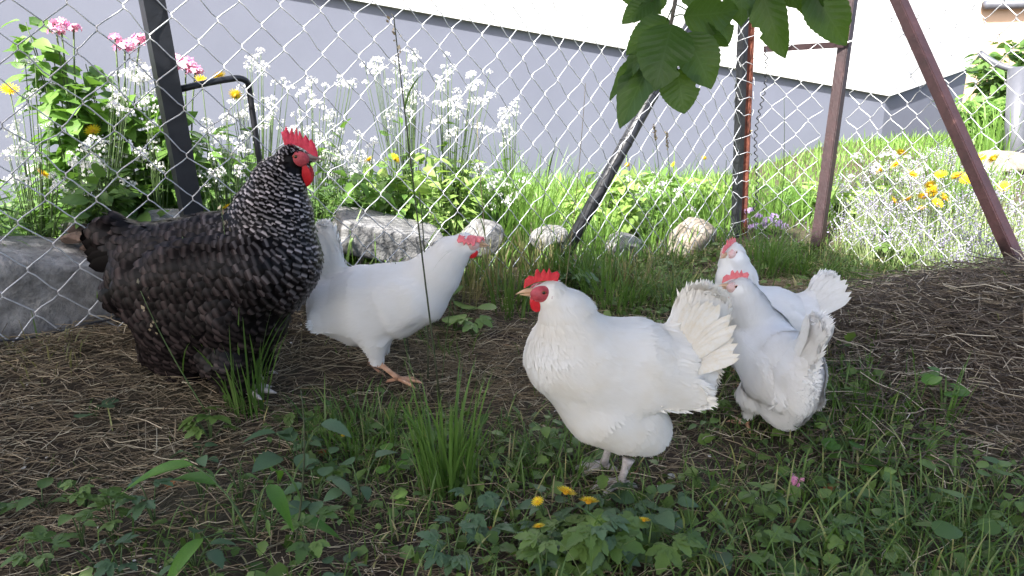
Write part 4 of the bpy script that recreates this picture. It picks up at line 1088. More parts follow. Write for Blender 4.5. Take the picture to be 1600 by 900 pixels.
for (x0, x1, y0, y1, n, kinds, lb, gp, sz) in [
    (700, 1120, 800, 925, 20, (('lobed', 'weed'), ('ovate', 'weed_blue'), ('lobed', 'weed_blue')), 'dark broad-leaved weed crowding the bare foreground below the dandelions', 'weeds below the dandelions', .052),
    (-60, 300, 785, 915, 10, (('lobed', 'weed'), ('ovate', 'weed'), ('lobed', 'weed_blue')), 'lobed green weed among flattened dry grass', 'weeds among flattened dry grass', .042),
    (300, 690, 700, 915, 13, (('lobed', 'weed'), ('ovate', 'weed_blue'), ('lance', 'weed')), 'mixed green weed growing through the long grass', 'weeds in the long grass', .045),
    (1130, 1660, 770, 915, 11, (('lobed', 'weed'), ('ovate', 'weed'), ('round', 'weed')), 'low green weed in the shaded mossy grass', 'weeds in the mossy grass', .038),
    (820, 1140, 600, 720, 8, (('lobed', 'weed'), ('ovate', 'weed')), 'small weed in the shadow of the big hen', 'weeds in the big hen\'s shadow', .034)]:
    for _ in range(n):
        kd, mt = random.choice(kinds); s_ = sz*random.uniform(.5, 1.0)
        weed(G(random.uniform(x0, x1), random.uniform(y0, y1)), kd, mt, random.randint(4, 7), s_, random.uniform(.03, .09), lb, gp)

# --- tall seeding grass stalks
def stalk(base, top, label, group, mat='stem', r=.0013, head=None, leafn=2):
    root = thing('grass_stalk', label, 'grass stalk', base, 0, group); t = top-base; mid = t*.5 + Vector((random.uniform(-.03, .03), random.uniform(-.02, .02), .02))
    c = bez((0, 0, -.01), mid, t, 10); mb = MB(); tube(mb, c, np.linspace(r*1.2, r*.6, 10), 5); link('stem', mb.mesh('stem', M[mat]), root)
    for k in range(leafn):
        p = c[3+2*k % 6]; a = random.uniform(0, 6.28)
        V, F, rn = blades([p], [random.uniform(.06, .12)], [.0045], np.array([[math.cos(a)*.6, math.sin(a)*.6, 0]]), 5, .8)
        link('leaf', npmesh('leaf', V, F, M['grass'], dict(rnd=rn*.7)), root)
    if head:
        d = (c[-1]-c[-3]); d = d/np.linalg.norm(d); n = 26 if head == 'spike' else 14
        pos = c[-1][None] - d[None]*np.linspace(0, .05 if head == 'spike' else .09, n)[:, None] + rng.normal(0, .0012 if head == 'spike' else .006, (n, 3))
        nr = rand_unit(n); dd = np.broadcast_to(d, (n, 3)) + rng.normal(0, .35, (n, 3))
        V, F = scatter(leaf_grid(lance(.3), 4, .3, .1)[0], leaf_grid(lance(.3), 4, .3, .1)[1], pos, rot_frames(dd, nr), rng.uniform(.007, .012, n))
        link('seed_head', npmesh('seed_head', V, F, M['straw'], dict(rnd=np.repeat(rng.uniform(.3, 1, n), 12))), root)
def stk(bpx, bpy_, tpx, tpy, label, dz=0.0, **kw):
    b_ = G(bpx, bpy_); r = ray(tpx, tpy); t = (b_.y+dz)/r.y; stalk(b_, r*t + Vector((0, 0, CAM_H)), label, kw.pop('group', None), **kw)
stk(690, 640, 615, 25, 'very tall dark plant stem rising past the mesh beside the white hen', mat='stem_dark', r=.002, head='panicle', leafn=3)
stk(668, 600, 655, 300, 'dark straight stalk crossing the walking hen\'s breast', mat='stem_dark', r=.0018)
stk(650, 600, 618, 410, 'thin grass stalk crossing the walking hen\'s back', head='panicle')
stk(640, 560, 607, 400, 'short thin stalk against the walking hen\'s wing', mat='stem_dark', leafn=1)
stk(455, 870, 470, 610, 'dark wiry stalk rising from the strap-leaved plant', mat='stem_dark', r=.0016, leafn=1)
stk(375, 640, 285, 370, 'long grass stalk bending across the barred hen\'s side', head='panicle')
stk(378, 640, 345, 320, 'grass stalk rising past the barred hen\'s back', head='panicle')
stk(405, 620, 415, 430, 'drooping seed stalk against the barred hen\'s breast', mat='stem_dry', head='panicle', leafn=1)
stk(330, 650, 220, 455, 'bent stalk across the barred hen\'s rear', head='panicle', leafn=1)
stk(468, 560, 492, 412, 'pale dry stalk in front of the barred hen\'s chest', mat='stem_dry', leafn=0)
stk(1048, 470, 1022, 195, 'tall foxtail stalk in front of the mesh with brown head', head='spike', leafn=1)
stk(1052, 470, 1041, 208, 'shorter foxtail stalk leaning beside the taller one', head='spike', leafn=1)
stk(1150, 560, 1135, 250, 'slender stalk beside the rusty post', leafn=2)
stk(880, 470, 915, 130, 'thin dry stalk rising in front of the pipe brace', mat='stem_dry', leafn=1)
stk(1210, 440, 1225, 150, 'wispy tall stalk between the rusty and brown posts', leafn=2)
stk(770, 470, 745, 180, 'dry stalk in front of the mesh above the walking hen\'s head', mat='stem_dry', leafn=1)
stk(820, 480, 870, 215, 'long grass stalk bowing over the shaggy clump', leafn=3)
# broad grass leaf beside the walking hen
b_ = G(690, 600); V, F, rn = blades([(0, 0, 0)], [.36], [.014], np.array([[.32, .02, 0]]), 9, .12); V = V[:, :]
tag(link('grass_leaf', npmesh('grass_leaf', V, F, M['grass'], dict(rnd=rn*.3)), None, b_), 'single broad reed-like blade leaning past the walking hen\'s head', 'grass leaf')

# --- dandelion-like flowers
def daisy_mesh(name, n, mat, L=.5, cup=.25, rows=2):
    mb = MB(); V0, F0, u, v = leaf_grid(lambda t: max(.02, .10*math.sin(math.pi*min(1, (t*.85+.12)))**.6), 5, .1, -cup)
    for row in range(rows):
        for k in range(n):
            a = k*2*math.pi/n + row*.2; c, s = math.cos(a), math.sin(a); W_ = V0*(L*(1-.28*row)); W_[:, 2] += .05*row*L + .25*row*W_[:, 0]
            mb.add(np.stack([W_[:, 0]*c-W_[:, 1]*s, W_[:, 0]*s+W_[:, 1]*c, W_[:, 2]], -1), F0, rnd=random.random())
    return mb.mesh(name, mat)
def dome_mesh(name, mat, r=.16):
    mb = MB(); ellip(mb, (0, 0, .02), EYE3, (r, r, r*.6), 10, 6); return mb.mesh(name, mat)
DA = daisy_mesh('petals', 16, M['petal_yellow'], .5, .15, 3); DO = dome_mesh('flower_centre', M['petal_orange'])
def daisy(base, top, size, label, group, tilt=(0, 0), name='yellow_flower'):
    root = thing(name, label, 'flower', base, 0, group); t = top-base
    mb = MB(); tube(mb, bez((0, 0, -.01), t*.5+Vector((random.uniform(-.01, .01), 0, .01)), t, 6), .0013, 5); link('stem', mb.mesh('stem', M['stem']), root)
    for nm, me in (('petals', DA), ('flower_centre', DO)):
        o = link(nm, me, root, t); o.scale = (size,)*3; o.rotation_euler = (tilt[0], tilt[1], random.uniform(0, 6))
for px, py, s_ in ((885, 770, .036), (920, 785, .036), (840, 783, .022), (842, 820, .022), (1005, 816, .026), (413, 645, .012), (536, 680, .010)):
    h = .05 if px > 800 else .03
    # the flower stands h above the soil: the foot lies where its own height puts it
    r = ray(px, py); t = (CAM_H-h)/-r.z; top = r*t+Vector((0, 0, CAM_H)); base = Vector((top.x+.01, top.y+.012, ground(top.x+.01, top.y+.012)))
    top.z = base.z+h
    lb = {885: 'fully open yellow dandelion beside its twin left of hen\'s foot', 920: 'fully open yellow dandelion growing in front of its twin', 840: 'half-open small yellow dandelion beside the open ones', 842: 'closed yellow dandelion bud low among dark weeds', 1005: 'lone yellow flower on dark bare foreground soil', 413: 'tiny yellow flower below the barred hen\'s foot', 536: 'tiny yellow flower in the grass below the walking hen'}[px]
    daisy(base, top, s_, lb, None, (.35, random.uniform(-.2, .2)))
# --- dry fallen leaves
DL = leaf_mesh('dry_leaf', 'ovate', M['dry_leaf'], .5); DL2 = leaf_mesh('dry_leaf', 'ovate', M['dry_leaf'], .95)
for px, py, s_, lb in ((262, 760, .035, 'curled rust-brown dead leaf in the left-hand grass'), (1302, 767, .032, 'flat reddish dead leaf on mossy grass'), (985, 752, .035, 'brown dead leaf right behind the big hen\'s foot'), (785, 547, .028, 'orange-brown dead leaf under the shaggy grass clump'), (1240, 828, .022, 'small dark red dead leaf in yellowed grass'), (775, 845, .03, 'brown dead leaf under the foreground weeds'), (1295, 890, .03, 'rust leaf in the shaded soil below red leaf'), (500, 712, .022, 'crumpled brown leaf among long grass below barred hen'), (1350, 790, .025, 'dull brown leaf near the drooping pale grass')):
    p = G(px, py); o = link('dry_leaf', random.choice((DL, DL2)), None, p+Vector((0, 0, .012))); o.scale = (s_, s_, s_*1.4); o.rotation_euler = (random.uniform(-.5, .5), random.uniform(-.4, .2), random.uniform(0, 6)); tag(o, lb, 'leaf')
p = G(1048, 744); o = stone('small white dropping on the grass behind the big hen', p, (.010, .007, .004), .3, M['chip'], 77, name='dropping', cat='dropping')
p = G(1240, 776); mb = MB(); V, F = scatter(LT[0], LT[1], rng.normal(0, .004, (14, 3)), rot_frames(rand_unit(14), rand_unit(14)), np.full(14, .012)); V[:, 2] += .03; mb.add(V, F, rnd=.3)
fl = thing('clover_flower', 'tiny pink clover head in the shaded grass', 'flower', p); link('flower_head', mb.mesh('flower_head', M['petal_pink']), fl)
mb = MB(); tube(mb, [(0, 0, -.01), (.002, 0, .015), (0, 0, .03)], .001, 5); link('stem', mb.mesh('stem', M['stem']), fl)

# ================================================================== GARDEN BEYOND THE FENCE
def leafy(root_name, label, p, mat, n, rad, height, size, leafkind='ovate', cat='plant', group=None, stems=7, tall=False):
    """bushy plant: stems from one foot, leaves spread along them"""
    root = thing(root_name, label, cat, p, 0, group); pts = []; dirs = []
    for k in range(stems):
        a = rng.uniform(0, 6.28); r = rad*math.sqrt(rng.random()); h = height*(rng.uniform(.6, 1.0) if root_name != 'phlox' else rng.uniform(.78, 1.08))
        tip = Vector((math.cos(a)*r, math.sin(a)*r, h)); c = bez((tip.x*.12, tip.y*.12, -.02), (tip.x*.4, tip.y*.4, h*.6), tip, 8)
        mb = MB(); tube(mb, c, np.linspace(.003, .0012, 8), 5); link('stem', mb.mesh('stem', M['stem']), root)
        m_ = n//stems; t = rng.uniform(.12, 1, m_)**.8; ci = np.stack([np.interp(t, np.linspace(0, 1, 8), c[:, q]) for q in range(3)], -1)
        an = rng.uniform(0, 6.28, m_); rr = rad*.28*rng.random(m_)+.005
        pts.append(ci + np.stack([np.cos(an)*rr, np.sin(an)*rr, rng.normal(0, .01, m_)], -1)); dirs.append(np.stack([np.cos(an), np.sin(an), rng.uniform(-.3, .6, m_)], -1))
    pts = np.concatenate(pts); dirs = np.concatenate(dirs); m_ = len(pts)
    nr = rng.normal(0, .45, (m_, 3)) + np.array([0, -.15, 1]); nr /= np.linalg.norm(nr, axis=1)[:, None]
    T_ = leaf_grid({'ovate': ovate(.30), 'lance': lance(.13), 'fine': lance(.06)}[leafkind], 5, .2, .3)
    V, F = scatter(T_[0], T_[1], pts, rot_frames(dirs, nr), size*rng.uniform(.6, 1.2, m_))
    o = link('foliage', npmesh('foliage', V, F, mat, dict(rnd=np.repeat(rng.random(m_), len(T_[0])))), root); o['kind'] = 'stuff'
    return root
def gp(px, off, lat=0):        # garden point off metres beyond fence A, in line with pixel column px
    p = onA(px, 300, off); return Vector((p.x, p.y, ground(p.x, p.y)))
def gtop(p, py): 
    """height that makes the top of a thing at p reach picture row py"""
    d = math.hypot(p.y, 0); r = ray(800, py); return CAM_H + r.z*(p.y/r.y) - p.z
# floret heads
def floret_head(name, n, r, fr, mat, flat=.7):
    dd = rand_unit(n); dd[:, 2] = np.abs(dd[:, 2])*1.0-.15; pos = dd*np.array([r, r, r*flat])*rng.uniform(.75, 1, n)[:, None]
    mb = MB(); V = [(0, 0, 0)]; F = []
    for k in range(10):
        a = k*2*math.pi/10; q = 1 if k % 2 == 0 else .55; V.append((math.cos(a)*q, math.sin(a)*q, .15*(1 if k % 2 == 0 else 0)))
    F = [(0, 1+k, 1+(k+1) % 10) for k in range(10)]
    nr = dd + rng.normal(0, .3, (n, 3)); nr /= np.linalg.norm(nr, axis=1)[:, None]
    VV, FF = scatter(np.array(V), np.array(F), pos, rot_frames(rand_unit(n), nr), fr*rng.uniform(.7, 1.2, n))
    mb.add(VV, FF, rnd=np.repeat(rng.random(n), 11)); return mb.mesh(name, mat, False)
WH = [floret_head('flower_cluster', 26, .019, .0040, M['petal_white'], .9) for _ in range(4)]
PK = [floret_head('flower_head', 34, .036, .013, M['petal_pink'], .75) for _ in range(3)]
LI = [floret_head('flower_cluster', 16, .02, .009, M['petal_lilac'], .8) for _ in range(2)]
def flowering(name, label, base, heads, meshes, scale, depthj=.08, group=None, stemmat='stem', leafmat='garden_leaf', leaves=30):
    """one plant: stems fan from base to flower heads seen at the given pixels"""
    root = thing(name, label, 'flowers', base, 0, group)
    for px, py in heads:
        r = ray(px, py); t = (base.y + random.uniform(-depthj, depthj))/r.y; tip = r*t + Vector((0, 0, CAM_H)) - base
        if tip.z < .03: tip.z = .03
        c = bez((random.gauss(0, .01), random.gauss(0, .01), -.015), (tip.x*.55, tip.y*.5, tip.z*.5), tip, 7)
        mb = MB(); tube(mb, c, np.linspace(.0018, .0009, 7), 5); link('stem', mb.mesh('stem', M[stemmat]), root)
        o = link('flower_cluster', random.choice(meshes), root, Vector(c[-1])); s = scale*random.uniform(.5, 1.35); o.scale = (s, s, s); o.rotation_euler = (random.uniform(-.4, .4), random.uniform(-.4, .4), random.uniform(0, 6))
    if leaves:
        n = leaves; t = rng.uniform(.05, .75, n); pts = []
        for q in range(n):
            px, py = random.choice(heads); r = ray(px, py); tt = base.y/r.y; tip = r*tt + Vector((0, 0, CAM_H)) - base; pts.append(np.array(tip)*t[q]*np.array([1-.3*(1-t[q]), 1, 1]))
        pts = np.array(pts); T_ = leaf_grid(lance(.15), 5, .2, .35); d = rand_unit(n); d[:, 2] = np.abs(d[:, 2])*.5
        nr = rng.normal(0, .4, (n, 3))+np.array([0, 0, 1]); nr /= np.linalg.norm(nr, axis=1)[:, None]
        V, F = scatter(T_[0], T_[1], pts, rot_frames(d, nr), rng.uniform(.03, .07, n))
        o = link('foliage', npmesh('foliage', V, F, M[leafmat], dict(rnd=np.repeat(rng.random(n), len(T_[0])))), root); o['kind'] = 'stuff'
    return root
random.seed(21)
# phlox: leafy stems with pink heads
def phlox(px, off, toppy, label, heads, n=150):
    p = gp(px, off); h = gtop(p, toppy)
    root = leafy('phlox', label, p, M['garden_leaf'], n, .075, h*.93, .062, 'ovate', 'flowers', None, 5)
    for hx, hy, s in heads:
        r = ray(hx, hy); t = p.y/r.y; tip = r*t+Vector((0, 0, CAM_H))-p
        mb = MB(); tube(mb, bez((0, 0, 0), (tip.x*.3, tip.y*.3, tip.z*.7), tip, 6), .0022, 5); link('stem', mb.mesh('stem', M['stem']), root)
        o = link('flower_head', random.choice(PK), root, tip); o.scale = (s, s, s)
phlox(125, .40, 30, 'tall leafy phlox with small magenta heads against the grey wall', [(95, 40, .75), (88, 50, .6), (115, 45, .5)], 300)
phlox(200, .42, 95, 'leafy phlox with pale pink heads left of the leaning post', [(195, 75, .8), (218, 65, .8), (180, 60, .5)], 300)
phlox(292, .38, 130, 'phlox with full pink head beside the bent pipe', [(290, 105, 1.05), (275, 95, .7), (305, 112, .7)], 260)
p_ = gp(135, .42); r = ray(136, 14); t = p_.y/r.y; tip = r*t+Vector((0, 0, CAM_H))
# white valerian-like flowers
WHITE = [('tall airy white flower plant between bent pipe and barred hen', 400, .42, [(402, 88), (390, 102), (408, 106), (430, 130), (380, 140), (412, 155), (395, 170), (425, 170), (375, 185), (410, 200), (440, 190), (360, 160), (350, 200)]),
         ('white flower plant behind the barred hen\'s comb', 480, .42, [(487, 130), (478, 145), (500, 165), (470, 175), (515, 180), (455, 205), (492, 195), (530, 120), (540, 135), (520, 215), (508, 238)]),
         ('dense white flower plant right of the barred hen\'s beak', 545, .34, [(520, 250), (535, 235), (550, 225), (565, 240), (540, 262), (520, 280), (555, 270), (575, 260), (505, 225), (560, 210), (585, 225), (530, 205), (512, 262), (548, 245)]),
         ('tall white flower plant with highest heads above the granite slab', 635, .40, [(635, 80), (645, 92), (622, 100), (590, 95), (585, 112), (632, 120), (640, 135), (625, 145), (610, 130), (650, 150), (615, 160), (600, 105), (660, 110), (635, 170), (608, 185)]),
         ('white flower plant between slab and tall grass', 700, .42, [(692, 105), (700, 125), (688, 140), (740, 115), (748, 132), (735, 140), (715, 155), (725, 170), (700, 165), (680, 160), (745, 160), (730, 190), (690, 190), (670, 205), (715, 205)]),
         ('small white flower plant with two lone heads by the grey wall', 800, .5, [(803, 165), (795, 172), (806, 178), (785, 198), (770, 205), (790, 215)]),
         ('white flower plant low at left edge of the phlox', 40, .35, [(25, 215), (40, 230), (60, 245), (15, 245), (50, 265), (80, 270), (30, 280), (90, 285), (110, 300), (62, 95), (48, 152), (75, 185)]),
         ('white flower plant in front of the first phlox', 130, .30, [(130, 235), (145, 245), (120, 255), (150, 262), (165, 225), (110, 240), (140, 280), (105, 290), (125, 300), (178, 165), (190, 150), (188, 112), (200, 120)]),
         ('white flower plant behind the leaning black post', 235, .36, [(230, 110), (222, 125), (240, 140), (215, 150), (235, 260), (220, 240), (205, 245), (245, 235), (195, 285), (255, 205), (248, 175), (180, 258)]),
         ('white flower plant under the bent pipe', 345, .32, [(330, 200), (345, 215), (362, 220), (350, 240), (375, 235), (335, 245), (320, 260), (345, 268), (370, 262), (355, 180), (385, 215), (325, 290)]),
         ('low white flowers spilling beside the pale round stone', 790, .35, [(760, 265), (775, 280), (745, 270), (790, 290), (725, 285), (805, 300), (735, 300), (770, 300), (820, 285)]),
         ('white flower patch under the rusty post', 1010, .35, [(985, 285), (1000, 295), (1015, 290), (1030, 300), (960, 300), (945, 290), (1045, 285), (1060, 298), (1080, 300), (930, 300)])]
for lb, px, off, heads in WHITE: flowering('white_flowers', lb, gp(px, off), heads+[(a+random.gauss(0, 13), c_+random.gauss(6, 12)) for a, c_ in heads for _ in range(2)], WH, .98, .10)
for k, (px, py) in enumerate([(1340, 262), (1360, 250), (1380, 258), (1400, 246), (1425, 250), (1440, 262), (1350, 275), (1390, 272), (1415, 270)]): pass
p = P(1385, 300, 3.9); p.z = ground(p.x, p.y)
flowering('white_flowers', 'white flower drift along the house corner behind brown post', p, [(1340+13*k, 250+random.uniform(-8, 22)) for k in range(9)]+[(1330+18*k, 275+random.uniform(-8, 12)) for k in range(7)], WH, 1.8, .15)
p = P(1195, 372, 3.22); p.z = ground(p.x, p.y)
flowering('lilac_flowers', 'lilac bellflowers at the foot of the rusty post', p, [(1170, 330), (1185, 338), (1200, 345), (1215, 350), (1180, 352), (1225, 355), (1195, 358), (1160, 345), (1210, 338), (1175, 365), (1192, 368)], LI, 1.0, .05)
# leafy masses behind the mesh
B_ = [(20, .30, 270, .16, 'garden_dark', 'fine', 'feathery dark green plant at the mesh behind granite block'), (90, .45, 235, .18, 'garden_leaf', 'lance', 'green leafy plant left of the phlox'), (170, .28, 265, .15, 'garden_dark', 'ovate', 'dark leafy plant at the foot of the magenta phlox'), (255, .50, 190, .18, 'garden_leaf', 'ovate', 'leafy green plant behind the leaning post'), (330, .45, 180, .16, 'garden_leaf', 'lance', 'leafy plant under the bent pipe'), (440, .5, 215, .18, 'garden_leaf', 'lance', 'leafy plant behind the barred hen\'s neck'),
      (520, .28, 270, .12, 'garden_dark', 'fine', 'feathery dark plant beside the barred hen\'s head'), (590, .32, 250, .14, 'garden_leaf', 'ovate', 'bright leafy plant at the head of the granite slab'), (650, .30, 235, .15, 'garden_pale', 'ovate', 'pale green leafy plant behind the granite slab'), (705, .40, 240, .16, 'garden_pale', 'lance', 'pale green plant beside the tall garden grass'), (770, .45, 265, .14, 'garden_leaf', 'lance', 'green plant behind the round stone'),
      (920, .45, 285, .15, 'garden_pale', 'lance', 'pale leafy plant behind the pipe brace'), (975, .35, 262, .14, 'garden_pale', 'ovate', 'pale leafy plant right of the pipe brace'), (1040, .45, 265, .16, 'garden_leaf', 'lance', 'leafy plant behind the brown boulder'), (1100, .40, 262, .15, 'garden_pale', 'ovate', 'pale leafy plant left of the rusty post')]
for px, off, py, rad, mt, lk, lb in B_:
    p = gp(px, off); leafy('leafy_plant', lb, p, M[mt], 260 if lk != 'fine' else 700, rad, max(.08, gtop(p, py)), .055 if lk == 'ovate' else .075 if lk == 'lance' else .05, lk)
for px, d, py, rad, mt, lk, lb in [(1240, 3.6, 285, .16, 'garden_leaf', 'lance', 'leafy plant behind the short mesh panel'), (1320, 3.5, 290, .16, 'garden_pale', 'lance', 'pale leafy plant behind the brown corner post'), (1545, 5.6, 60, .32, 'garden_dark', 'ovate', 'dark shrub at the end of the white house wall'), (1580, 6.5, 110, .35, 'garden_pale', 'ovate', 'sunlit shrub below the beige wall'), (1520, 5.0, 150, .22, 'garden_leaf', 'lance', 'green leafy plant by the house corner end')]:
    p = P(px, 330, d); p.z = ground(p.x, p.y); leafy('leafy_plant' if py > 200 else 'shrub', lb, p, M[mt], 260 if py > 200 else 900, rad, max(.1, gtop(p, py)), .07 if py > 200 else .09, lk, 'plant' if py > 200 else 'shrub', stems=7 if py > 200 else 12)
# garden grass clumps
for px, lb in ((735, 'grass clump hiding the foot of the round stone'), (845, 'grass clump in front of the low pale stone'), (960, 'grass clump in front of the small grey stone'), (1030, 'grass clump at the left flank of the brown boulder'), (1120, 'grass clump at the right flank of the brown boulder'), (690, 'grass clump at the low end of the granite slab')):
    p = gp(px, .03); tuft('grass_tuft', lb, p, 70, .13, .07, M['grass'], .0042, (.1, .8))
for px, off, py, n, sp_, lb in [(835, .30, 225, 130, .09, 'big bright garden grass clump behind the mesh, rising over the stones'), (780, .33, 240, 90, .06, 'narrow garden grass clump over the round stone'), (1055, .30, 275, 90, .09, 'garden grass clump behind the boulder'), (935, .22, 270, 80, .08, 'garden grass clump at the pipe brace foot'), (1120, .2, 260, 80, .08, 'garden grass clump left of the rusty post')]:
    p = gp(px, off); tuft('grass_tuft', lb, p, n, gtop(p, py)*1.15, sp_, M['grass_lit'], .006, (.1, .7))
for px, d, py, n, sp_, lb in [(1215, 3.35, 275, 110, .12, 'garden grass clump behind the short mesh panel'), (1265, 3.45, 265, 90, .10, 'garden grass clump close to the brown corner post'), (1535, 4.4, 150, 120, .16, 'tall iris-like leaf clump at the house end'), (1580, 4.6, 165, 110, .16, 'iris-like leaf clump by the grey pipe post'), (1490, 3.6, 225, 110, .14, 'strap-leaved clump behind the long brown brace')]:
    p = P(px, 330, d); p.z = ground(p.x, p.y); tuft('grass_tuft', lb, p, n, max(.1, gtop(p, py))*1.15, sp_, M['grass_lit'], .009 if d > 3.5 else .006, (.15, .7))
# lavender
def lavender(p, h, n, label):
    root = thing('lavender', label, 'lavender', p, 0, 'lavender clumps behind the right-hand mesh'); a = rng.uniform(0, 6.28, n); ln = rng.uniform(.1, .75, n); hh = h*rng.uniform(.6, 1.05, n)
    pos = np.stack([rng.normal(0, .05, n), rng.normal(0, .05, n), np.full(n, -.02)], -1)
    V, F, rn = blades(pos, hh, np.full(n, .0032), np.stack([np.cos(a)*ln-.15, np.sin(a)*ln, 0*a], -1), 5, .35)
    o = link('stems', npmesh('stems', V, F, M['lavender_leaf'], dict(rnd=rn)), root); o['kind'] = 'stuff'
    tips = V.reshape(n, -1, 3)[:, -1]; prev = V.reshape(n, -1, 3)[:, -3]; d = tips-prev; d /= np.linalg.norm(d, axis=1)[:, None]+1e-9
    q = 5; pos2 = (tips[:, None] - d[:, None]*np.linspace(0, .045, q)[None, :, None]).reshape(-1, 3); m_ = len(pos2)
    T_ = leaf_grid(ovate(.35), 4, .3, .1); V, F = scatter(T_[0], T_[1], pos2, rot_frames(np.repeat(d, q, 0)+rng.normal(0, .5, (m_, 3)), rand_unit(m_)), rng.uniform(.005, .010, m_))
    o = link('flower_spikes', npmesh('flower_spikes', V, F, M['lavender'], dict(rnd=np.repeat(rng.random(m_), len(T_[0])))), root); o['kind'] = 'stuff'
for k, (px, py, d) in enumerate([(1350, 300, 3.15), (1390, 290, 3.3), (1430, 262, 3.4), (1470, 255, 3.5), (1420, 300, 2.95), (1480, 300, 3.0), (1520, 280, 3.2), (1560, 275, 3.3), (1530, 320, 2.7), (1590, 300, 2.85), (1470, 340, 2.75), (1560, 350, 2.5), (1620, 340, 2.45), (1640, 290, 2.9), (1400, 340, 2.9), (1350, 335, 2.98), (1510, 375, 2.6), (1340, 265, 3.7), (1385, 255, 3.9), (1430, 245, 3.9), (1480, 240, 4.0), (1300, 285, 3.5), (1520, 245, 3.8), (1450, 275, 3.6), (1560, 250, 3.7), (1360, 285, 3.4)]):
    p = P(px, py, d); p.z = ground(p.x, p.y); lavender(p, max(.16, min(.42, gtop(p, py))), 90, 'pale grey lavender clump behind the mesh right of the brown corner post')
# yellow garden flowers, standing among the plants
YF = [(15, 140, .34, 'side-on yellow marigold high at the granite block side'), (145, 205, .34, 'yellow marigold low in front of the phlox leaves'), (66, 272, .3, 'open yellow marigold above the granite block'), (343, 120, .3, 'large yellow marigold above the bent pipe'), (315, 127, .32, 'yellow marigold half hidden behind the bent pipe top'), (368, 149, .4, 'yellow marigold inside the bent pipe hoop'), (292, 192, .4, 'yellow marigold right of the leaning post'), (577, 250, .32, 'yellow marigold left of the tall dark stem'), (617, 248, .3, 'larger yellow marigold over the granite slab'), (358, 326, .2, 'yellow marigold at the barred hen\'s back'), (1100, 247, .4, 'yellow marigold left of the rusty post'), (1172, 207, .3, 'yellow flower beside the rusty post'), (1052, 257, .45, 'small yellow flower behind the boulder'), (980, 258, .45, 'small yellow flower behind the foxtail stalks')]
for px, py, off, lb in YF:
    p = gp(px, off); r = ray(px, py); t = p.y/r.y; top = r*t+Vector((0, 0, CAM_H)); p = Vector((top.x+.02, top.y, ground(top.x+.02, top.y)-.0)); daisy(p, top, .042 if px < 700 else .03, lb, None, (random.uniform(.5, 1.1), random.uniform(-.5, .5)), 'marigold')
random.seed(3)
for k in range(24):
    px, py = random.gauss(1460, 45), random.gauss(290, 22); d = random.uniform(2.9, 3.4)
    top = P(px, py, d); p = Vector((top.x+.02, top.y, ground(top.x+.02, top.y)))
    if top.z - p.z < .06: continue
    daisy(p, top, .055, 'yellow marigold among the lavender behind the mesh', 'marigolds among the lavender', (random.uniform(.3, 1.0), random.uniform(-.5, .5)), 'marigold')
# garden low growth filling the soil beyond the fence
x, y = sample(60000, -2.6, 3.6, 1.0, 6.0); k = ~front(x, y, -.06) & (y < 5.2+.3*x); x, y = x[k][:25000], y[k][:25000]; n = len(x)
a = rng.uniform(0, 6.28, n); ln = rng.uniform(.1, .9, n)
V, F, rn = blades(np.stack([x, y, gz(x, y)-.01], -1), rng.gamma(5, .02, n)*np.where(x > 1.2, .6, 1), rng.uniform(.004, .009, n), np.stack([np.cos(a)*ln, np.sin(a)*ln, 0*a], -1), 4, .7)
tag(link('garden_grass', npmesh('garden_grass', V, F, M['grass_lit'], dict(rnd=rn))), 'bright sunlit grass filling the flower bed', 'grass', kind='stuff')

# ================================================================== APPLE TREE (shades the run; one branch hangs into view)
tree = thing('apple_tree', 'apple tree branch hanging into view with large green leaves', 'tree', (1.5, -1.0, ground(1.5, -1.0)))
tb = tree.location.copy()
mb = MB(); tr = bez((0, 0, -.1), (.06, .1, .8), (-.15, .1, 1.55), 8); tube(mb, tr, np.linspace(.12, .075, 8), 12); link('trunk', mb.mesh('trunk', M['trunk']), tree)
fork = Vector(tr[-1])
def limb(pts, r0, r1):
    mb = MB(); c = bez(*pts, 10); tube(mb, c, np.linspace(r0, r1, 10), 8); link('limb', mb.mesh('limb', M['trunk']), tree); return c
W_ = lambda v: Vector(v)-tb
limb((fork, W_((.6, -.4, 2.0)), W_((-.6, -.3, 2.35))), .065, .02); limb((fork, W_((.9, -.6, 2.2)), W_((.2, .6, 2.4))), .055, .018)
limb((fork, W_((1.6, -.6, 2.0)), W_((1.2, .5, 2.3))), .05, .018); limb((fork, W_((1.2, -1.0, 2.2)), W_((0, -1.2, 2.5))), .05, .018); limb((W_((-.2, -.3, 2.25)), W_((-1.0, 0, 2.4)), W_((-1.7, -.2, 2.4))), .03, .012)
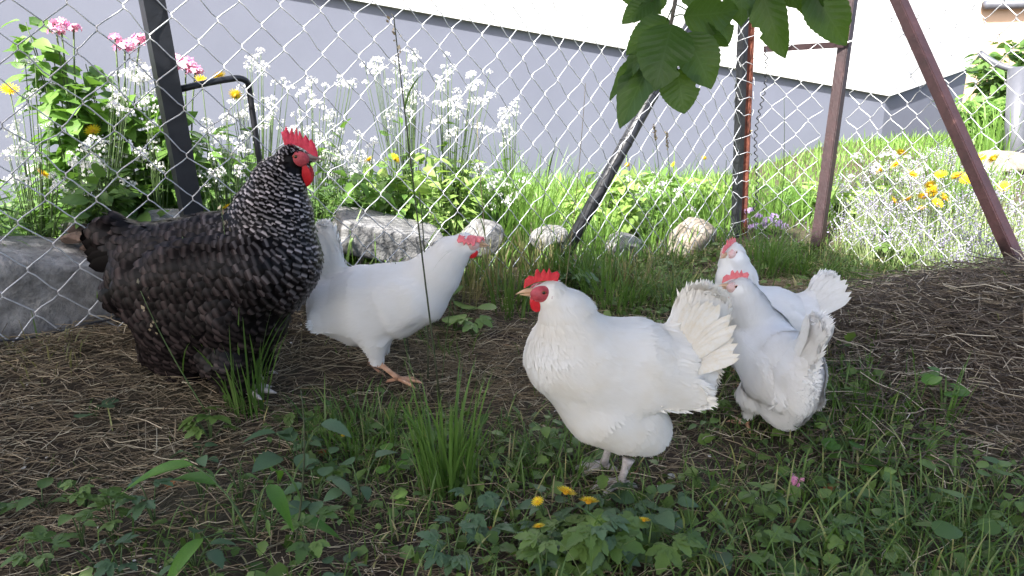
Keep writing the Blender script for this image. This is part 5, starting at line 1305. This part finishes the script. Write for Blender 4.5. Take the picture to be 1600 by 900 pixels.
# crown: shade falls on the run up to the fence
n0 = 90000; xs, ys = rng.uniform(-2.3, 2.0, n0), rng.uniform(-.1, 3.2, n0)
k = (ys < fA(xs)+.05+.42*np.clip((-.15-xs)/.5, 0, 1)) & (xs < 1.29+(3.03-ys)*.537-.02)
xs, ys = xs[k], ys[k]; zc = rng.uniform(1.9, 2.6, len(xs))
cx, cy = xs + SUN.x/SUN.z*zc, ys + SUN.y/SUN.z*zc
cl = pnoise(cx, cy, 2.2, 1.0) + .6*pnoise(cx, cy, 6, zc[0])
k = (cl > -1.3); cx, cy, zc = cx[k][:36000], cy[k][:36000], zc[k][:36000]
hp = [(o.location.x, o.location.y, .22) for o in bpy.data.objects if o.get('category') == 'hen']
for (hx, hy, hz) in hp:        # extra leaves added on the sun's path to keep sun dapples off the birds
    m_ = 900; z2 = rng.uniform(1.9, 2.6, m_); cx = np.concatenate([cx, hx+rng.uniform(-.26, .26, m_)+SUN.x/SUN.z*(z2-hz)]); cy = np.concatenate([cy, hy+rng.uniform(-.26, .26, m_)+SUN.y/SUN.z*(z2-hz)]); zc = np.concatenate([zc, z2])
n = len(cx); T_ = leaf_grid(ovate(.32), 5, .15, .2); nr = rand_unit(n)*.8 + np.array([0, 0, .8]); nr /= np.linalg.norm(nr, axis=1)[:, None]
V, F = scatter(T_[0], T_[1], np.stack([cx, cy, zc], -1)-np.array(tb), rot_frames(rand_unit(n), nr), rng.uniform(.055, .09, n))
o = link('crown', npmesh('crown', V, F, M['apple'], dict(rnd=np.repeat(rng.random(n), len(T_[0])))), tree); o['kind'] = 'stuff'
# the hanging branch
def apple_leaf(seed, holes=0):
    r_ = random.Random(seed); nick = [(r_.random(), r_.choice((-1, 1)), r_.uniform(.25, .6)) for _ in range(2)]
    K = 26; V = []; u = []
    for k in range(K):
        t = k/(K-1); wd = max(.012, .37*math.sin(math.pi*min(1, t**.80))**.72)
        for c in (-1, -.5, 0, .5, 1):
            q = wd*abs(c)
            if abs(c) == 1:
                q *= 1 + (.035 if k % 2 else -.02)
                for (tn, sn, dn) in nick:
                    if sn == c and abs(t-tn) < .06: q *= 1-dn*.6
            V.append((t, math.copysign(q, c) if c else 0, -.22*t*t + .22*q + .015*math.sin(t*17+c*3)*abs(c))); u.append(c)
    F = []
    for k in range(K-1):
        for c in range(4): a = k*5+c; F.append((a, a+1, a+6, a+5))
    return npmesh('leaf', np.array(V), np.array(F), M['apple_big'], dict(rnd=np.full(len(V), r_.random()), u=np.array(u), v=np.repeat(np.linspace(0, 1, K), 5)))
AL = [apple_leaf(s) for s in range(6)]
tw = [P(1115, -420, 1.12), P(1085, -150, 1.12), P(1052, 10, 1.10), P(1046, 50, 1.09)]
mb = MB(); c = np.concatenate([bez(W_((.2, .6, 2.4)), W_((.34, 1.0, 1.9)), W_(tw[0]), 8), bez(W_(tw[0]), W_(tw[1]), W_(tw[3]), 10)[1:]]); tube(mb, c, np.linspace(.014, .0025, len(c)), 8); link('twig', mb.mesh('twig', M['trunk']), tree)
mb = MB(); c = bez(W_(tw[1]), W_(P(1180, -80, 1.15)), W_(P(1290, -60, 1.2)), 8); tube(mb, c, np.linspace(.006, .002, len(c)), 8); link('twig', mb.mesh('twig', M['trunk']), tree)
# base pixel, tip pixel, depth, width factor, facing tilt
AP = [((1050, 38), (1025, 128), 1.06, 1.15, .1), ((1072, 52), (1112, 128), 1.08, 1.0, -.3), ((1058, 108), (1068, 170), 1.10, 1.25, .0), ((1040, 60), (965, 178), 1.12, .62, .5), ((1030, 70), (950, 135), 1.14, .45, .9), ((1045, 30), (985, 75), 1.12, .8, .3), ((1068, 25), (1155, 20), 1.10, .95, .2), ((1120, 20), (1140, 62), 1.14, .9, -.4), ((1185, -30), (1218, 80), 1.12, .62, .2), ((1265, -20), (1322, 62), 1.14, .85, -.2), ((1250, -40), (1275, 30), 1.15, .8, .4), ((1165, -50), (1150, 30), 1.13, 1.0, .6), ((1000, -30), (1025, 20), 1.15, .8, .5), ((1040, -20), (1000, 30), 1.14, .7, -.5), ((1085, -40), (1110, 40), 1.16, .9, .1), ((975, -40), (990, 8), 1.16, .9, .2), ((1200, -60), (1190, 20), 1.16, .8, -.2), ((1030, 50), (985, 105), 1.08, .5, .8), ((1095, 35), (1130, 75), 1.12, .8, .7), ((1020, 0), (975, 30), 1.13, .9, .4), ((1215, -50), (1240, 10), 1.12, .9, .3), ((1035, 75), (1005, 125), 1.13, .9, -.2), ((1290, -50), (1300, 20), 1.18, .9, .3)]
for (b2, t2, d, wf, tl) in AP:
    a, e = P(*b2, d), P(*t2, d-.015*random.uniform(0, 1)); dv = e-a; L = dv.length*1.05; X = dv.normalized()
    vw = (Vector((0, 0, CAM_H))-a).normalized(); vw = (vw - X*vw.dot(X)).normalized(); vw = Matrix.Rotation(tl, 3, X) @ vw; Y = vw.cross(X)
    o = link('leaf', random.choice(AL), tree); o.matrix_local = Matrix.Translation(a-tb) @ Matrix((X, Y, vw)).transposed().to_4x4() @ Matrix.Diagonal((L, L*wf, L, 1))
    st = min(tw, key=lambda q: (q-a).length)
    q0 = Vector(min([Vector(z)+tb for z in c] + [Vector(z) for z in bez(tw[0], tw[1], tw[3], 20)], key=lambda z: (z-a).length))
    mb = MB(); tube(mb, bez(q0-tb, (q0+a)/2-tb+Vector((0, 0, .006)), a+X*.004-tb, 5), .0011, 5); link('leaf_stalk', mb.mesh('leaf_stalk', M['stem']), tree)
